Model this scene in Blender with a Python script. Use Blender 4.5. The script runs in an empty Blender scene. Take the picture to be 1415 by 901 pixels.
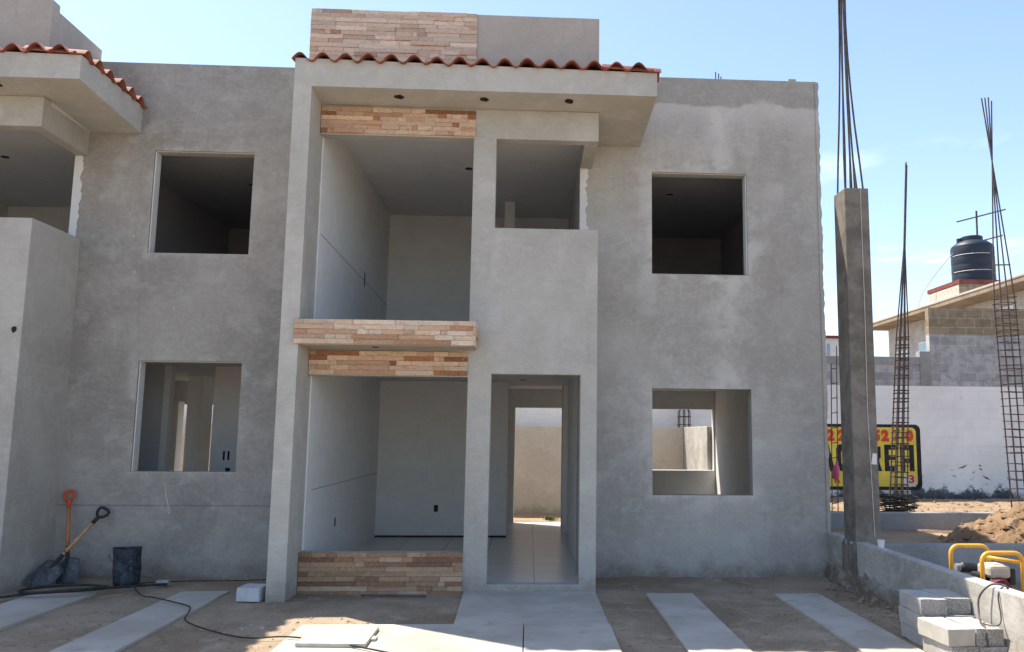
import bpy, bmesh, math, random
from mathutils import Vector, Matrix, noise
R = math.radians
scene = bpy.context.scene
COL = scene.collection
K, S = 0.0755348921, 0.0112494442      # the plots run 4 degrees off the street line; the walls stand slightly out of plumb
CAMZ = 1.6
def W(u, v, z):
    return Vector((u + K*v + S*(z-CAMZ), v, z))

# ------------------------------------------------------------------ node helpers
class NT:
    def __init__(s, mat):
        s.t = mat.node_tree; s.n = s.t.nodes; s.l = s.t.links
    def add(s, typ, **kw):
        n = s.n.new(typ)
        for k, v in kw.items():
            if k.startswith('i_'):
                key = k[2:]
                key = int(key) if key.isdigit() else key.replace('_', ' ')
                inp = n.inputs[key]
                if hasattr(v, 'is_output'): s.l.new(v, inp)
                else: inp.default_value = v
            else: setattr(n, k, v)
        return n
    def math(s, op, a, b=None, c=None, clamp=False):
        n = s.n.new('ShaderNodeMath'); n.operation = op; n.use_clamp = clamp
        for i, v in enumerate((a, b, c)):
            if v is None: continue
            if hasattr(v, 'is_output'): s.l.new(v, n.inputs[i])
            else: n.inputs[i].default_value = v
        return n.outputs[0]
    def mix(s, f, a, b, mode='MIX'):
        n = s.n.new('ShaderNodeMix'); n.data_type = 'RGBA'; n.blend_type = mode
        for key, v in ((0, f), (6, a), (7, b)):
            if hasattr(v, 'is_output'): s.l.new(v, n.inputs[key])
            else: n.inputs[key].default_value = (*v, 1) if isinstance(v, tuple) and len(v) == 3 else v
        return n.outputs[2]
    def noise(s, vec, scale, detail=4, rough=.55, dist=0.):
        n = s.n.new('ShaderNodeTexNoise'); n.inputs['Scale'].default_value = scale
        n.inputs['Detail'].default_value = detail; n.inputs['Roughness'].default_value = rough
        n.inputs['Distortion'].default_value = dist
        s.l.new(vec, n.inputs['Vector']); return n.outputs['Fac']
    def step(s, x, a, b):
        n = s.n.new('ShaderNodeMapRange'); n.interpolation_type = 'SMOOTHSTEP'
        s.l.new(x, n.inputs[0]); n.inputs[1].default_value = a; n.inputs[2].default_value = b
        return n.outputs[0]
    def scalevec(s, vec, sc):
        n = s.n.new('ShaderNodeMapping'); n.inputs['Scale'].default_value = sc
        s.l.new(vec, n.inputs['Vector']); return n.outputs[0]
    def pos(s): return s.n.new('ShaderNodeNewGeometry').outputs['Position']
    def uv(s): return s.n.new('ShaderNodeUVMap').outputs[0]

def newmat(name, rough=.9, spec=.25):
    m = bpy.data.materials.new(name); m.use_nodes = True
    t = NT(m); b = t.n['Principled BSDF']
    b.inputs['Roughness'].default_value = rough
    b.inputs['Specular IOR Level'].default_value = spec
    return m, t, b
def setc(t, b, c, bumph=None, bs=.3, bd=.01):
    if hasattr(c, 'is_output'): t.l.new(c, b.inputs['Base Color'])
    else: b.inputs['Base Color'].default_value = (*c, 1)
    if bumph is not None:
        bp = t.n.new('ShaderNodeBump'); bp.inputs['Strength'].default_value = bs; bp.inputs['Distance'].default_value = bd
        t.l.new(bumph, bp.inputs['Height']); t.l.new(bp.outputs[0], b.inputs['Normal'])

def plaster(name, c1, c2, c3, rects=(), seed=0., topband=None, splash=0.25, contrast=1., lines=(), rectw=.11):
    """trowelled cement render: clouds of two greys, light efflorescence, patched bands round openings"""
    m, t, b = newmat(name, .92, .2)
    p0 = t.pos()
    mp = t.add('ShaderNodeMapping', i_Vector=p0, i_Location=(seed, seed*.7, seed*1.3)); p = mp.outputs[0]
    n1 = t.noise(p, .9, 5, .6, .6)
    n2 = t.noise(p, 3.2, 6, .62, .3)
    tro = t.noise(t.scalevec(p, (1, 1, 2.6)), 4.5, 6, .65, 1.2)
    fine = t.noise(p, 70, 4, .6)
    col = t.mix(t.step(n1, .5-.16/contrast, .5+.16/contrast), c1, c2)
    col = t.mix(t.math('MULTIPLY', t.step(n2, .48, .70), .6), col, c3)
    col = t.mix(t.math('MULTIPLY', t.step(tro, .5, .78), .35), col, tuple(min(1, x*1.22) for x in c2))
    drk = t.math('MULTIPLY', t.step(t.noise(p, 1.7, 6, .7, .8), .56, .76), .26)
    col = t.mix(drk, col, tuple(x*.74 for x in c1))
    stk = t.noise(t.scalevec(p, (5.5, 5.5, .55)), 2.2, 5, .6, .4)
    col = t.mix(t.math('MULTIPLY', t.step(stk, .55, .75), .22), col, tuple(x*.72 for x in c1))
    sep = t.add('ShaderNodeSeparateXYZ', i_0=t.uv()); ux, uz = sep.outputs[0], sep.outputs[1]
    ln = None
    if rects:
        wob = t.math('MULTIPLY', t.math('SUBTRACT', t.noise(p, 2.6, 6, .7), .5), .5)
        for (u0, u1, z0, z1) in rects:
            du = t.math('SUBTRACT', t.math('ABSOLUTE', t.math('SUBTRACT', ux, (u0+u1)/2)), (u1-u0)/2)
            dz = t.math('SUBTRACT', t.math('ABSOLUTE', t.math('SUBTRACT', uz, (z0+z1)/2)), (z1-z0)/2)
            d = t.math('ADD', t.math('MAXIMUM', du, dz), wob)
            k = t.math('MULTIPLY', t.math('MULTIPLY', t.step(d, rectw+.10, rectw-.10), t.step(n2, .38, .58)), .5)
            col = t.mix(k, col, tuple(min(1, x*1.18) for x in c3))
    if topband:
        wob2 = t.math('MULTIPLY', t.math('SUBTRACT', t.noise(p, 2.2, 5, .6), .5), .35)
        zz = t.math('ADD', uz, wob2)
        k = t.math('MULTIPLY', t.step(zz, topband-.02, topband+.03), .55)
        col = t.mix(k, col, tuple(x*.78 for x in c1))
        k2 = t.math('MULTIPLY', t.math('MULTIPLY', t.step(zz, topband-.45, topband-.03), t.step(zz, topband+.02, topband-.03)), .4)
        col = t.mix(k2, col, tuple(min(1, x*1.25) for x in c3))
    if splash:
        zz = t.math('ADD', uz, t.math('MULTIPLY', t.math('SUBTRACT', t.noise(p, 3.5, 6, .7), .5), .55))
        k = t.math('MULTIPLY', t.step(zz, .22, -.05), splash*2)
        col = t.mix(k, col, (.17, .13, .095))
    h = t.math('ADD', t.math('MULTIPLY', fine, .1), t.math('ADD', tro, t.math('MULTIPLY', n2, .6)))
    for (u0, u1, z, sl) in lines:
        dz = t.math('ABSOLUTE', t.math('SUBTRACT', uz, t.math('ADD', t.math('MULTIPLY', ux, sl), z)))
        k = t.math('MULTIPLY', t.step(dz, .011, .004), t.math('MULTIPLY', t.math('GREATER_THAN', ux, u0), t.math('LESS_THAN', ux, u1)))
        col = t.mix(t.math('MULTIPLY', k, .55), col, tuple(x*.5 for x in c1))
    col = t.mix(t.math('MULTIPLY', t.step(t.noise(p, 240, 2, .5), .35, .7), .05), col, tuple(x*.75 for x in c1))
    swirl = t.noise(t.scalevec(p, (1, 1, 1.5)), 7, 5, .62, 2.2)
    col = t.mix(t.math('MULTIPLY', t.step(swirl, .46, .68), .22*contrast), col, tuple(min(1, x*1.12) for x in c3))
    col = t.mix(t.math('MULTIPLY', t.step(swirl, .47, .30), .18*contrast), col, tuple(x*.78 for x in c1))
    setc(t, b, col, t.math('ADD', h, t.math('MULTIPLY', swirl, 1.0)), .2, .012)
    return m

def noisy(name, c1, c2, scale=6, bscale=60, bs=.3, bd=.005, rough=.85, spec=.25, c3=None, metallic=0., lo=.35, hi=.65):
    m, t, b = newmat(name, rough, spec)
    p = t.add('ShaderNodeTexCoord').outputs['Object']
    n = t.noise(p, scale, 6, .62, .3)
    col = t.mix(t.step(n, lo, hi), c1, c2)
    if c3: col = t.mix(t.math('MULTIPLY', t.step(t.noise(p, scale*2.7, 6, .7), .55, .68), .8), col, c3)
    b.inputs['Metallic'].default_value = metallic
    setc(t, b, col, t.noise(p, bscale, 4, .6), bs, bd)
    return m

M = {}
def g(x, w=1.): return (x*1.03*w, x, x*.945)
WIN_R = [(1.43, 2.60, .915, 2.135), (1.43, 2.587, 3.49, 4.742)]
WIN_L = [(-4.437, -3.29, 1.14, 2.385), (-4.437, -3.295, 3.625, 4.85)]
M['front_right'] = plaster('cement render right', (.35, .33, .298), (.425, .404, .368), (.50, .482, .446), WIN_R+[(2.27, 2.31, 4.74, 5.5), (2.28, 2.31, 2.2, 3.4)], 3.1, 5.62, .32)
M['front_left'] = plaster('cement render left', (.268, .25, .224), (.345, .326, .294), (.42, .405, .378), WIN_L, 11.7, None, .3, 1.15,
                          lines=[(-5.2, -2.45, .778, 0.)], rectw=.05)
M['bay'] = plaster('cement render bay', (.37, .35, .314), (.435, .416, .378), (.495, .478, .442), (), 23.3, None, .22, .9)
M['canopy'] = plaster('fine cement render', (.395, .377, .337), (.465, .448, .405), (.525, .51, .468), (), 31.9, None, .3, .8)
M['soffit'] = plaster('soffit render', (.36, .33, .285), (.42, .39, .34), (.45, .42, .37), (), 37.2, None, 0, .9)
M['tower'] = plaster('roof parapet render', (.355, .325, .285), (.41, .38, .337), (.44, .415, .378), (), 41.2, None, 0, .9)
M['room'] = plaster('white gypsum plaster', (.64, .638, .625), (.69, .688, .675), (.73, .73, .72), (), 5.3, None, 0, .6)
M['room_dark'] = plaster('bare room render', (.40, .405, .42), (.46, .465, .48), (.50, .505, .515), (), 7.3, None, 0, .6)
M['ceiling'] = plaster('ceiling plaster', (.58, .575, .56), (.63, .625, .61), (.66, .655, .65), (), 9.9, None, 0, .6)
M['white_patch'] = plaster('white plaster patch', (.62, .62, .61), (.70, .70, .69), (.76, .76, .75), (), 15.9, None, 0, .6)
M['pale_splash'] = noisy('dried cement splash', (.44, .425, .40), (.52, .505, .48), 20, 90, .2, .002, .9, .2)
M['rear_wall'] = plaster('tan boundary render', (.39, .355, .305), (.46, .425, .37), (.50, .46, .405), (), 51.0, None, .3, .8)
M['lowwall'] = plaster('rough concrete wall', (.30, .29, .262), (.42, .405, .37), (.50, .485, .45), (), 61.0, None, .9, 1.5)
M['rough_footing'] = plaster('crumbling footing', (.17, .155, .13), (.28, .26, .225), (.40, .385, .35), (), 66.0, None, .8, 1.6)
M['foundation'] = plaster('footing concrete', (.22, .22, .22), (.28, .28, .275), (.32, .32, .31), (), 71.0, None, .2, 1.2)
M['column'] = noisy('form stained concrete', (.13, .116, .099), (.215, .195, .168), 4, 45, .5, .006, .9, .2, (.215, .195, .168))
M['concrete'] = noisy('broom finished concrete', (.38, .345, .29), (.48, .445, .385), 1.3, 60, .45, .004, .92, .15, (.33, .295, .24))
M['rebar'] = noisy('weathered steel bar', (.05, .047, .05), (.11, .085, .075), 14, 120, .4, .002, .6, .4)
M['rust'] = noisy('rusty steel stirrup', (.045, .024, .019), (.10, .045, .03), 20, 120, .4, .002, .8, .3)
M['yellow'] = noisy('yellow enamel tube', (.80, .40, .035), (.70, .33, .03), 9, 90, .08, .001, .4, .5, (.5, .25, .05))
M['black'] = noisy('black plastic', (.012, .013, .016), (.028, .03, .034), 8, 80, .15, .002, .5, .4)
M['rubber'] = noisy('dusty black rubber', (.022, .022, .023), (.05, .047, .043), 9, 80, .2, .002, .8, .3)
M['orange'] = noisy('orange plastic grip', (.66, .085, .02), (.52, .07, .02), 8, 70, .1, .001, .5, .4)
M['wood'] = noisy('ash wood', (.42, .26, .13), (.52, .34, .18), 12, 60, .2, .002, .7, .3)
M['painted_wood'] = noisy('worn orange painted wood', (.48, .15, .05), (.42, .22, .11), 14, 60, .2, .002, .7, .3, (.45, .29, .15))
M['steel'] = noisy('worn steel blade', (.03, .034, .042), (.085, .09, .10), 9, 60, .3, .002, .55, .4, (.22, .22, .22))
M['cement_tub'] = noisy('cement smeared plastic', (.016, .02, .03), (.045, .055, .075), 10, 50, .5, .004, .7, .3, (.14, .15, .155))
M['tank'] = noisy('black moulded tank', (.010, .017, .032), (.016, .024, .042), 1.5, 20, .05, .002, .5, .4)
M['redpaint'] = noisy('dull red paint', (.16, .045, .04), (.22, .07, .06), 2, 30, .2, .003, .8, .2)
M['burgundy'] = noisy('burgundy cover', (.10, .012, .022), (.17, .03, .04), 30, 60, .5, .004, .7, .3)
M['beige'] = noisy('dusty beige tank', (.42, .38, .31), (.50, .46, .38), 12, 60, .2, .002, .7, .3)
M['grey_metal'] = noisy('engine alloy', (.20, .20, .21), (.36, .36, .36), 18, 60, .3, .002, .5, .5)
M['dark_hole'] = noisy('dark box cavity', (.03, .025, .02), (.05, .045, .04), 8, 60, .2, .002, .9, .1)
M['white_plastic'] = noisy('white plastic', (.62, .62, .60), (.7, .7, .68), 8, 60, .1, .001, .6, .3)
M['pink'] = noisy('pink plastic', (.55, .08, .16), (.62, .13, .22), 8, 60, .1, .001, .5, .4)
M['cord'] = noisy('pale cord', (.55, .53, .48), (.65, .63, .58), 20, 60, .1, .001, .9, .2)
M['leaf'] = noisy('weed leaf', (.06, .11, .03), (.10, .16, .04), 20, 60, .1, .001, .8, .2)
M['window_glass'] = noisy('pale blue window glass', (.25, .38, .45), (.32, .46, .52), 1, 10, .02, .001, .12, .6)
M['frame_white'] = noisy('white window frame', (.6, .6, .58), (.68, .68, .66), 6, 40, .1, .001, .5, .3)
M['sign_yellow'] = noisy('yellow wall paint', (.60, .47, .07), (.70, .57, .10), 3, 50, .4, .004, .9, .2, (.50, .40, .10))
M['sign_black'] = noisy('black wall paint', (.016, .017, .02), (.035, .035, .038), 5, 50, .4, .004, .85, .2)
M['sign_red'] = noisy('red wall paint', (.50, .05, .03), (.58, .08, .04), 5, 50, .4, .004, .85, .2)
M['brown_slab'] = noisy('stained slab concrete', (.20, .15, .105), (.28, .22, .16), 2, 40, .3, .005, .9, .2, (.34, .28, .21))
M['pale_block'] = noisy('pale light block', (.44, .45, .46), (.53, .54, .55), 5, 120, .5, .004, .9, .2)

def mat_ground(name, c1, c2, c3, seed=0, chroma=1):
    m, t, b = newmat(name, .95, .15)
    p0 = t.pos(); p = t.add('ShaderNodeMapping', i_Vector=p0, i_Location=(seed, seed, 0)).outputs[0]
    n1 = t.noise(p, .8, 6, .6, .5); n2 = t.noise(p, 4, 7, .7, .3); n3 = t.noise(p, 26, 5, .7)
    col = t.mix(t.step(n1, .38, .62), c1, c2)
    col = t.mix(t.math('MULTIPLY', t.step(n2, .5, .7), .7), col, c3)
    col = t.mix(t.math('MULTIPLY', t.step(n3, .5, .72), .55), col, tuple(x*.6 for x in c1))
    v = t.add('ShaderNodeTexVoronoi', i_Vector=p, i_Scale=42.).outputs['Distance']
    peb = t.math('MULTIPLY', t.step(v, .22, .12), t.step(t.noise(p, 6, 3, .5), .5, .6))
    col = t.mix(t.math('MULTIPLY', peb, .6), col, tuple(min(1, x*1.5) for x in c3))
    h = t.math('ADD', t.math('ADD', n2, t.math('MULTIPLY', n3, .5)), t.math('ADD', t.math('MULTIPLY', peb, .25), t.math('MULTIPLY', t.noise(p, 110, 3, .6), .2)))
    setc(t, b, col, h, .7, .025)
    return m
M['dirt'] = mat_ground('trodden earth', (.25, .188, .127), (.355, .28, .198), (.44, .358, .265))
M['lot_dirt'] = mat_ground('loose pale soil', (.25, .178, .112), (.32, .235, .155), (.385, .30, .21), 13)
M['pile_dirt'] = mat_ground('dug soil', (.20, .128, .072), (.265, .178, .106), (.33, .235, .15), 27)

def mat_block():
    m, t, b = newmat('porous concrete block', .95, .15)
    p = t.add('ShaderNodeTexCoord').outputs['Object']
    oi = t.add('ShaderNodeObjectInfo').outputs['Random']
    p2 = t.add('ShaderNodeVectorMath', operation='ADD', i_0=p).outputs[0]
    cmb = t.add('ShaderNodeCombineXYZ', i_0=t.math('MULTIPLY', oi, 37.), i_1=t.math('MULTIPLY', oi, 11.), i_2=0.).outputs[0]
    va = t.n.new('ShaderNodeVectorMath'); t.l.new(p, va.inputs[0]); t.l.new(cmb, va.inputs[1]); p2 = va.outputs[0]
    nor = t.add('ShaderNodeSeparateXYZ', i_0=t.add('ShaderNodeTexCoord').outputs['Normal']).outputs
    endf = t.step(t.math('ABSOLUTE', nor[1]), .5, .9)
    base = t.mix(t.step(t.noise(p2, 9, 5, .6), .35, .65), (.40, .385, .355), (.49, .47, .44))
    base = t.mix(t.math('MULTIPLY', oi, .35), base, (.40, .395, .385))
    v = t.noise(p2, 120, 3, .7)
    pores = t.math('MULTIPLY', t.step(v, .54, .42), t.math('ADD', t.math('MULTIPLY', endf, .5), .12))
    col = t.mix(pores, base, (.12, .115, .105))
    h = t.math('SUBTRACT', t.math('MULTIPLY', t.noise(p2, 150, 3, .6), .35), t.math('MULTIPLY', pores, 1.1))
    setc(t, b, col, h, .8, .006)
    return m
M['block'] = mat_block()
M['smooth_block'] = noisy('smooth block', (.40, .375, .33), (.46, .44, .40), 8, 110, .35, .003, .92, .2)

def mat_stone():
    m, t, b = newmat('split stone strip', .9, .2)
    at = t.add('ShaderNodeVertexColor', layer_name='Col').outputs[0]
    p = t.pos()
    n = t.noise(t.scalevec(p, (1, 1, 2.8)), 9, 8, .72, 2.2)
    col = t.mix(t.math('MULTIPLY', t.step(n, .49, .66), .5), at, (.34, .165, .095))
    col = t.mix(t.math('MULTIPLY', t.step(t.noise(p, 31, 6, .7, .8), .5, .75), .4), col, (.72, .60, .47))
    col = t.mix(t.math('MULTIPLY', t.step(t.noise(p, 55, 5, .7), .56, .7), .5), col, (.16, .10, .065))
    setc(t, b, col, t.math('ADD', n, t.math('MULTIPLY', t.noise(p, 55, 5, .7), .7)), .8, .016)
    return m
M['stone'] = mat_stone()

def mat_tile():
    m, t, b = newmat('terracotta tile', .75, .3)
    p = t.pos()
    col = t.mix(t.step(t.noise(p, 4.5, 5, .6), .38, .62), (.20, .060, .038), (.30, .102, .062))
    col = t.mix(t.math('MULTIPLY', t.step(t.noise(p, 22, 5, .7), .55, .72), .4), col, (.44, .25, .17))
    col = t.mix(t.math('MULTIPLY', t.step(t.noise(p, 11, 5, .7), .6, .72), .5), col, (.17, .06, .04))
    setc(t, b, col, t.noise(p, 60, 4, .6), .3, .006)
    return m
M['tile'] = mat_tile()

def mat_blockwall(name, c1, c2, cm, bw=.4, bh=.2, paint=None, grime=False, seed=0, mort=.012):
    m, t, b = newmat(name, .93, .2)
    uv = t.uv()
    br = t.n.new('ShaderNodeTexBrick'); t.l.new(uv, br.inputs['Vector'])
    br.inputs['Scale'].default_value = 1; br.inputs['Brick Width'].default_value = bw; br.inputs['Row Height'].default_value = bh
    br.inputs['Mortar Size'].default_value = mort; br.inputs['Mortar Smooth'].default_value = .3
    br.inputs['Color1'].default_value = (*c1, 1); br.inputs['Color2'].default_value = (*c2, 1); br.inputs['Mortar'].default_value = (*cm, 1)
    p = t.add('ShaderNodeMapping', i_Vector=t.pos(), i_Location=(seed, 0, 0)).outputs[0]
    n2 = t.noise(p, 5, 6, .65, .4)
    col = t.mix(t.math('MULTIPLY', t.step(n2, .42, .66), .6), br.outputs['Color'], tuple(x*.62 for x in c1))
    sep = t.add('ShaderNodeSeparateXYZ', i_0=uv); uz = sep.outputs[1]
    if paint:
        big = t.noise(p, .7, 5, .6, .5)
        pc = t.mix(t.step(big, .4, .65), paint, tuple(x*.86 for x in paint))
        pc = t.mix(t.math('MULTIPLY', t.step(t.noise(t.scalevec(p, (1, 1, .4)), 2.4, 6, .7), .6, .72), .35), pc, (.46, .36, .27))
        wob = t.math('MULTIPLY', t.math('SUBTRACT', t.noise(p, 3.3, 6, .75), .5), .8)
        keep = t.step(t.math('ADD', uz, wob), .3, .42)
        spots = t.step(t.math('ADD', t.noise(p, 5.5, 7, .78), t.math('MULTIPLY', t.step(uz, 1.2, .4), .09)), .69, .66)
        col = t.mix(t.math('MULTIPLY', t.math('MULTIPLY', keep, spots), 1.), col, t.mix(t.math('MULTIPLY', br.outputs['Fac'], .06), pc, (.3, .3, .3)))
    if grime:
        wob = t.math('MULTIPLY', t.math('SUBTRACT', t.noise(p, 2.6, 6, .7), .5), 1.1)
        k = t.math('MULTIPLY', t.step(t.math('ADD', uz, wob), .5, .38), .9)
        col = t.mix(k, col, (.035, .036, .042))
    h = t.math('ADD', t.math('MULTIPLY', br.outputs['Fac'], -.35 if paint else -1.), t.math('MULTIPLY', t.noise(p, 60, 4, .6), .35))
    setc(t, b, col, h, .5, .01)
    return m
M['bw_painted'] = mat_blockwall('white painted block wall', (.30, .30, .31), (.35, .35, .35), (.25, .25, .25), paint=(.76, .755, .74), grime=True, seed=2)
M['bw_grey'] = mat_blockwall('grey block wall', (.29, .29, .295), (.41, .41, .41), (.44, .44, .435), seed=5, mort=.008)
M['bw_beige'] = mat_blockwall('tan block wall', (.235, .185, .125), (.31, .25, .17), (.37, .335, .28), seed=9, mort=.009)
M['bw_house'] = mat_blockwall('pale house render', (.42, .40, .37), (.45, .43, .40), (.42, .40, .38), seed=14, mort=.004)
M['bw_yard'] = mat_blockwall('painted yard block', (.42, .40, .36), (.46, .44, .40), (.34, .32, .29), paint=(.60, .59, .56), seed=17)
def mat_floor():
    m, t, b = newmat('dusty floor tile', .28, .5)
    br = t.n.new('ShaderNodeTexBrick'); t.l.new(t.add('ShaderNodeMapping', i_Vector=t.uv(), i_Location=(.52, 0, 0)).outputs[0], br.inputs['Vector'])
    br.offset = 0; br.inputs['Scale'].default_value = 1; br.inputs['Brick Width'].default_value = .6; br.inputs['Row Height'].default_value = .6
    br.inputs['Mortar Size'].default_value = .006
    br.inputs['Color1'].default_value = (.60, .59, .57, 1); br.inputs['Color2'].default_value = (.64, .63, .61, 1); br.inputs['Mortar'].default_value = (.12, .12, .12, 1)
    p = t.pos()
    col = t.mix(t.math('MULTIPLY', t.step(t.noise(t.scalevec(p, (1, .4, 1)), 5, 6, .7), .45, .7), .3), br.outputs['Color'], (.46, .44, .40))
    setc(t, b, col, t.noise(p, 30, 3, .5), .08, .002)
    return m
M['floor'] = mat_floor()
def mat_soffit_rough():
    return M['soffit']

# ------------------------------------------------------------------ mesh builder
class MB:
    def __init__(s, flat=False):
        s.v = []; s.f = []; s.c = []; s.flat = flat       # flat: plain local coordinates, no plot skew
    def face(s, pts, col=None):
        i = len(s.v); s.v += [tuple(p) for p in pts]; s.f.append(list(range(i, i+len(pts)))); s.c.append(col)
    def poly(s, vs, fs, col=None):
        i = len(s.v); s.v += [tuple(p) for p in vs]
        for f in fs: s.f.append([i+k for k in f]); s.c.append(col)
    def box(s, u0, u1, v0, v1, z0, z1, col=None):
        P = [(u0,v0,z0),(u1,v0,z0),(u1,v1,z0),(u0,v1,z0),(u0,v0,z1),(u1,v0,z1),(u1,v1,z1),(u0,v1,z1)]
        s.poly(P, [(0,3,2,1),(4,5,6,7),(0,1,5,4),(1,2,6,5),(2,3,7,6),(3,0,4,7)], col)
    def prism(s, poly, axis, a0, a1, col=None):
        """poly: 2D points; axis 'u','v','z' gives the extrusion direction"""
        def P(p, a): return {'u': (a, p[0], p[1]), 'v': (p[0], a, p[1]), 'z': (p[0], p[1], a)}[axis]
        n = len(poly); vs = [P(p, a0) for p in poly] + [P(p, a1) for p in poly]
        fs = [tuple(range(n-1, -1, -1)), tuple(range(n, 2*n))] + [(i, (i+1) % n, n+(i+1) % n, n+i) for i in range(n)]
        s.poly(vs, fs, col)
    def gridwall(s, us, zs, v0, v1, hole):
        """one slab in the u-z plane with openings; hole(uc, zc) tells where it is open"""
        nu, nz = len(us)-1, len(zs)-1
        solid = lambda i, j: 0 <= i < nu and 0 <= j < nz and not hole((us[i]+us[i+1])/2, (zs[j]+zs[j+1])/2)
        idx = {}
        def V(i, j, k):
            key = (i, j, k)
            if key not in idx:
                idx[key] = len(s.v); s.v.append((us[i], (v0, v1)[k], zs[j]))
            return idx[key]
        def F(*q): s.f.append(list(q)); s.c.append(None)
        for i in range(nu):
            for j in range(nz):
                if not solid(i, j): continue
                F(V(i,j,0), V(i+1,j,0), V(i+1,j+1,0), V(i,j+1,0)); F(V(i,j,1), V(i,j+1,1), V(i+1,j+1,1), V(i+1,j,1))
                if not solid(i-1, j): F(V(i,j,0), V(i,j+1,0), V(i,j+1,1), V(i,j,1))
                if not solid(i+1, j): F(V(i+1,j,0), V(i+1,j,1), V(i+1,j+1,1), V(i+1,j+1,0))
                if not solid(i, j-1): F(V(i,j,0), V(i,j,1), V(i+1,j,1), V(i+1,j,0))
                if not solid(i, j+1): F(V(i,j+1,0), V(i+1,j+1,0), V(i+1,j+1,1), V(i,j+1,1))
    def tube(s, pts, r, n=8, closed=False, cap=True):
        pts = [Vector(p) for p in pts]; m = len(pts); base = len(s.v)
        up = None
        for i, p in enumerate(pts):
            a = pts[(i-1) % m] if (closed or i > 0) else p
            b = pts[(i+1) % m] if (closed or i < m-1) else p
            t = (b-a).normalized() if (b-a).length > 1e-9 else Vector((0, 0, 1))
            if up is None:
                up = Vector((0, 0, 1)) if abs(t.z) < .9 else Vector((1, 0, 0))
            x = t.cross(up).normalized(); up = x.cross(t).normalized()
            rr = r[i] if isinstance(r, (list, tuple)) else r
            for k in range(n):
                a_ = 2*math.pi*k/n; s.v.append(tuple(p + x*(rr*math.cos(a_)) + up*(rr*math.sin(a_))))
        for i in range(m if closed else m-1):
            for k in range(n):
                i2 = (i+1) % m
                s.f.append([base+i*n+k, base+i2*n+k, base+i2*n+(k+1) % n, base+i*n+(k+1) % n]); s.c.append(None)
        if cap and not closed:
            s.f.append([base+k for k in range(n)]); s.c.append(None)
            s.f.append([base+(m-1)*n+k for k in range(n-1, -1, -1)]); s.c.append(None)
    def lathe(s, prof, n=24, c=(0, 0, 0)):
        base = len(s.v); m = len(prof)
        for r, z in prof:
            for k in range(n):
                a = 2*math.pi*k/n; s.v.append((c[0]+r*math.cos(a), c[1]+r*math.sin(a), c[2]+z))
        for i in range(m-1):
            for k in range(n):
                s.f.append([base+i*n+k, base+i*n+(k+1) % n, base+(i+1)*n+(k+1) % n, base+(i+1)*n+k]); s.c.append(None)
        s.f.append([base+k for k in range(n-1, -1, -1)]); s.c.append(None)
        s.f.append([base+(m-1)*n+k for k in range(n)]); s.c.append(None)
    def build(s, name, mat, parent=None, bevel=0, smooth=False, label=None, loc=None, weld=False):
        me = bpy.data.meshes.new(name)
        root = None
        if parent is not None:
            root = parent
            while root.parent: root = root.parent
        if s.flat: vs = [Vector(p) for p in s.v]
        else:
            o0 = root.location if root else (loc if loc is not None else Vector((0, 0, 0)))
            vs = [W(*p) - o0 for p in s.v]
        me.from_pydata(vs, [], s.f)
        me.materials.append(mat)
        uvl = me.uv_layers.new(name='UVMap')
        dv = s.v
        for pl in me.polygons:
            nx, ny, nz = abs(pl.normal.x), abs(pl.normal.y), abs(pl.normal.z)
            for li in pl.loop_indices:
                p = dv[me.loops[li].vertex_index]
                if ny >= nx and ny >= nz: uvl.data[li].uv = (p[0], p[2])
                elif nx >= nz: uvl.data[li].uv = (p[1], p[2])
                else: uvl.data[li].uv = (p[0], p[1])
        if any(c is not None for c in s.c):
            ca = me.color_attributes.new('Col', 'FLOAT_COLOR', 'CORNER')
            for pl, c in zip(me.polygons, s.c):
                for li in pl.loop_indices: ca.data[li].color = (*(c or (.5, .5, .5)), 1)
        bm = bmesh.new(); bm.from_mesh(me)
        if weld: bmesh.ops.remove_doubles(bm, verts=bm.verts, dist=1e-5)
        bmesh.ops.recalc_face_normals(bm, faces=bm.faces)
        bm.to_mesh(me); bm.free()
        if smooth:
            for pl in me.polygons: pl.use_smooth = True
        o = bpy.data.objects.new(name, me); COL.objects.link(o)
        if parent is not None: o.parent = parent
        elif loc is not None: o.location = loc
        if bevel:
            md = o.modifiers.new('edge', 'BEVEL'); md.width = bevel; md.segments = 2; md.limit_method = 'ANGLE'; md.angle_limit = R(35)
        if label: o['label'] = label
        return o

def tag(o, label=None, cat=None, group=None, kind=None):
    for k, v in (('label', label), ('category', cat), ('group', group), ('kind', kind)):
        if v: o[k] = v
    return o
def thing(name, label, cat, at, group=None, rot=None, world=False):
    o = bpy.data.objects.new(name, None); COL.objects.link(o); o.empty_display_size = .1
    o.location = Vector(at) if world else W(*at)
    if rot: o.rotation_euler = rot
    return tag(o, label, cat, group)
def kids(o): return [c for c in COL.objects if c.parent == o]
def copy_tree(o, parent=None):
    c = o.copy(); COL.objects.link(c)
    if parent is not None: c.parent = parent
    for ch in kids(o): copy_tree(ch, c)
    return c

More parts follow.
